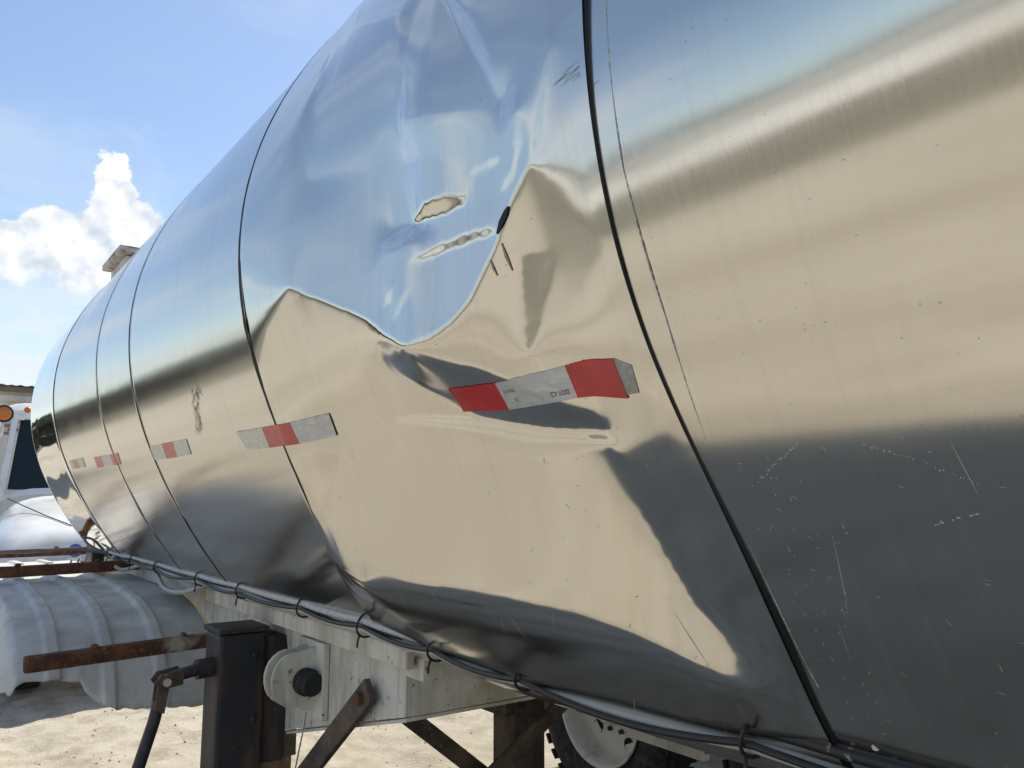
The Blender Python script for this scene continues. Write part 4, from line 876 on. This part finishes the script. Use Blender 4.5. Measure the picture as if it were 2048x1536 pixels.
MB().box(.83, .93, 10.40, 10.46, 2.395, 2.44, .008).build('marker_light', M['clear'], trk)
mir = MB()
for dx in (0, .06): mir.tube([(.68+dx*.5, 10.2, 1.72), (.60+dx, 9.95, 1.85), (.61+dx, 9.9, 2.3), (.68+dx, 10.25, 2.45)], .014, 8)
mr = mir.build('mirror_bracket', M['truck'], trk, smooth=True); MB().box(.50, .66, 9.86, 9.92, 1.75, 2.25, .02).build('mirror', M['rubber'], trk)
al = MB().lathe([(0, 0), (0, .078), (-.05, .080), (-.06, .06)], (.67, 9.45, 2.37), (-.1, -1, 0), 30).build('signal_light_housing', M['rubber'], trk, sharp=40)
MB().lathe([(.012, 0), (.011, .042), (.004, .062), (.0, .063)], (.67, 9.45, 2.37), (-.1, -1, 0), 30).build('lens', M['amber'], al, smooth=True)
MB().tube([((.67, 9.45, 2.37)[0], (.67, 9.45, 2.37)[1]+.05, (.67, 9.45, 2.37)[2]-.08), ((.67, 9.45, 2.37)[0]+.03, 9.95, 2.2), (.70, 10.25, 2.2)], .016, 8).build('light_bracket', M['truck'], trk)
for y in (8.95, 11.7):
    for x, f_ in ((.80, -1), (2.70, 1)): wheel('wheel', trk, x, y, f_)
for x in (1.25, 2.15): MB().box(x, x+.1, 8.6, 13.0, .62, .85, .01).build('chassis_rail', M['dark'], trk)

trk.location = (1.71, 9.8, 0)          # stands close behind the tank

# ------------------------------------------------------------------ pale masonry shed beyond the truck
shed = empty('masonry_shed', (6, 21, 0), 'whitewashed masonry shed with corrugated roof edge and broken render', 'shed')
m, t, b = material('whitewash', (.60, .58, .53), .85); M['wash'] = m
co = obj_co(t); n1 = t.noise(t.scale(co, (1.2, 1.2, .5)), 1, 7, .65); n2 = t.noise(co, 12, 5, .7); c = t.mix(t.smooth(n1, .42, .70), (.60, .58, .53), (.40, .37, .32)); c = t.mix(t.smooth(n2, .62, .74), c, (.24, .22, .19)); t.l.new(c, b.inputs['Base Color']); t.l.new(t.bump(n2, .3, .02), b.inputs['Normal'])
m, t, b = material('old_brick', (.22, .15, .11), .9); n1 = t.noise(obj_co(t), 9, 5, .7); t.l.new(t.mix(n1, (.14, .10, .08), (.34, .27, .21)), b.inputs['Base Color']); M['brick'] = m
WX0, WX1, WY = .9, 15.0, 21.0
MB().box(WX0, WX1, WY, WY+7, -.2, 4.02, .02).build('wall', M['wash'], shed)
MB().box(WX0-.02, WX1+.02, WY-.05, WY, 3.72, 3.86, .01).build('cornice', M['wash'], shed)
k = MB()
for i in range(int((WX1-WX0)/.09)):
    x = WX0-.1+.09*i; s = .018 if i % 2 else 0
    k.add([(x, WY-.2, 4.06+s), (x+.09, WY-.2, 4.06+.018-s), (x+.09, WY+7.2, 4.5+.018-s), (x, WY+7.2, 4.5+s)], [(0, 1, 2, 3)])
ro = k.build('corrugated_roof', M['alu'], shed); sol = ro.modifiers.new('sheet', 'SOLIDIFY'); sol.thickness = .008
MB().box(WX0-.05, WX1+.05, WY-.10, WY-.052, 3.93, 4.05, .01).build('fascia', M['wood'], shed)
spots = [(1.75, 3.42), (1.62, 3.34)]
for r_ in range(7):
    for q in range(5):
        if random.random() < .42: continue
        x = 1.50+q*.215+(.107 if r_ % 2 else 0)+random.uniform(-.01, .01); z = 2.98+r_*.085
        MB().box(x, x+.20, WY-.012-random.uniform(0, .02), WY+.02, z, z+.066, .006).build('brick', M['brick'], shed)
for x in (5.0, 9.5):
    d_ = MB().box(x, x+1.1, WY-.03, WY+.01, 0, 2.2, .01).build('door', M['dark'], shed); MB().box(x+.95, x+.99, WY-.07, WY-.031, 1.0, 1.14, .005).build('handle', M['zinc'], d_)

# ------------------------------------------------------------------ far side of the yard, mirrored in the barrel: warehouse and tree belt
wh = empty('warehouse', (-50, 40, 0), 'long white metal warehouse across the road', 'warehouse')
m, t, b = material('white_metal_siding', (.70, .70, .69), .5); n1 = t.noise(t.scale(obj_co(t), (1, .3, .15)), 1, 5, .6); t.l.new(t.mix(t.smooth(n1, .4, .7), (.74, .74, .73), (.58, .57, .54)), b.inputs['Base Color']); M['siding'] = m
WA, WB = -70, 190
for j in range(13):
    y0 = WA+(WB-WA)/13*j; MB().box(-62, -50, y0, y0+(WB-WA)/13-.06, -.2, 4.3, .02).build('wall_bay', M['siding'], wh)
MB().add([(-49.4, WA, 4.25), (-49.4, WB, 4.25), (-56, WB, 5.3), (-56, WA, 5.3), (-62.6, WB, 4.25), (-62.6, WA, 4.25)], [(0, 1, 2, 3), (3, 2, 4, 5), (0, 3, 5), (1, 4, 2)]).build('roof', M['alu'], wh)
for j in range(8):
    y0 = -40+27*j; d_ = MB().box(-50.0, -49.95, y0, y0+4, 0, 3.6, .01).build('loading_door', M['alu'], wh); MB().box(-49.9, -49.4, y0-.4, y0+4.4, 3.8, 3.95, .01).build('canopy', M['brown'], d_)
for j in range(9): MB().box(-42.8, -42.72, -60+30*j, -59.9+30*j, 0, 1.9).build('fence_post', M['zinc'], wh) if False else None
m, t, b = material('tree_leaves', (.05, .07, .03), .8); n1 = t.noise(obj_co(t), .25, 4, .6); t.l.new(t.mix(n1, (.07, .075, .06), (.15, .155, .125)), b.inputs['Base Color']); M['leaf'] = m
n = 9000; c = np.stack([rng.uniform(-95, -68, n), rng.uniform(-140, 330, n), np.zeros(n)], -1)
nb = 3000; c[:nb, 0] = rng.uniform(-70, -4, nb); c[:nb, 1] = rng.uniform(95, 108, nb)          # scrub closing the yard to the north
top = np.where(np.arange(n) < nb, -3.4, 0)+6.0+4.5*vnoise(c[:, 1]*.11, c[:, 0]*.1, 71)+1.5*vnoise(c[:, 1]*.5, c[:, 0]*.4, 72); c[:, 2] = .3+rng.random(n)**.7*top
a1, a2 = rng.normal(size=(n, 3)), rng.normal(size=(n, 3)); a1 /= np.linalg.norm(a1, axis=1, keepdims=True); a2 -= a1*(a1*a2).sum(1, keepdims=True); a2 /= np.linalg.norm(a2, axis=1, keepdims=True)
s_ = rng.uniform(.5, 1.4, (n, 1)); V4 = np.stack([c+a1*s_, c+a2*s_*.7, c-a1*s_, c-a2*s_*.7], 1).reshape(-1, 3)
me = bpy.data.meshes.new('treeline'); me.from_pydata(V4.tolist(), [], np.arange(4*n).reshape(-1, 4).tolist()); tl = link('treeline', me, M['leaf']); tag(tl, 'dark belt of trees behind the warehouse', 'trees', None, 'stuff')

# ------------------------------------------------------------------ loose stones on the yard
g_ = MB()
for _ in range(1200):
    x, y = random.uniform(-1.2, 4.5), random.uniform(4.2, 9.5); s = random.choice([.004, .005, .006, .008, .011]); z = float(relief(np.array(x), np.array(y)))
    v = [Vector((random.gauss(0, 1), random.gauss(0, 1), random.gauss(0, 1))).normalized()*s*random.uniform(.7, 1.2) for _ in range(6)]
    ax6 = [(1, 0, 0), (-1, 0, 0), (0, 1, 0), (0, -1, 0), (0, 0, .7), (0, 0, -.7)]
    g_.add([(x+a*s*random.uniform(.7, 1.4), y+b_*s*random.uniform(.7, 1.4), z+s*.3+c_*s) for a, b_, c_ in ax6], [(0, 2, 4), (2, 1, 4), (1, 3, 4), (3, 0, 4), (2, 0, 5), (1, 2, 5), (3, 1, 5), (0, 3, 5)])
gr = g_.build('gravel', M['sand']); tag(gr, 'loose pale pebbles scattered on the sand', 'gravel', None, 'stuff')
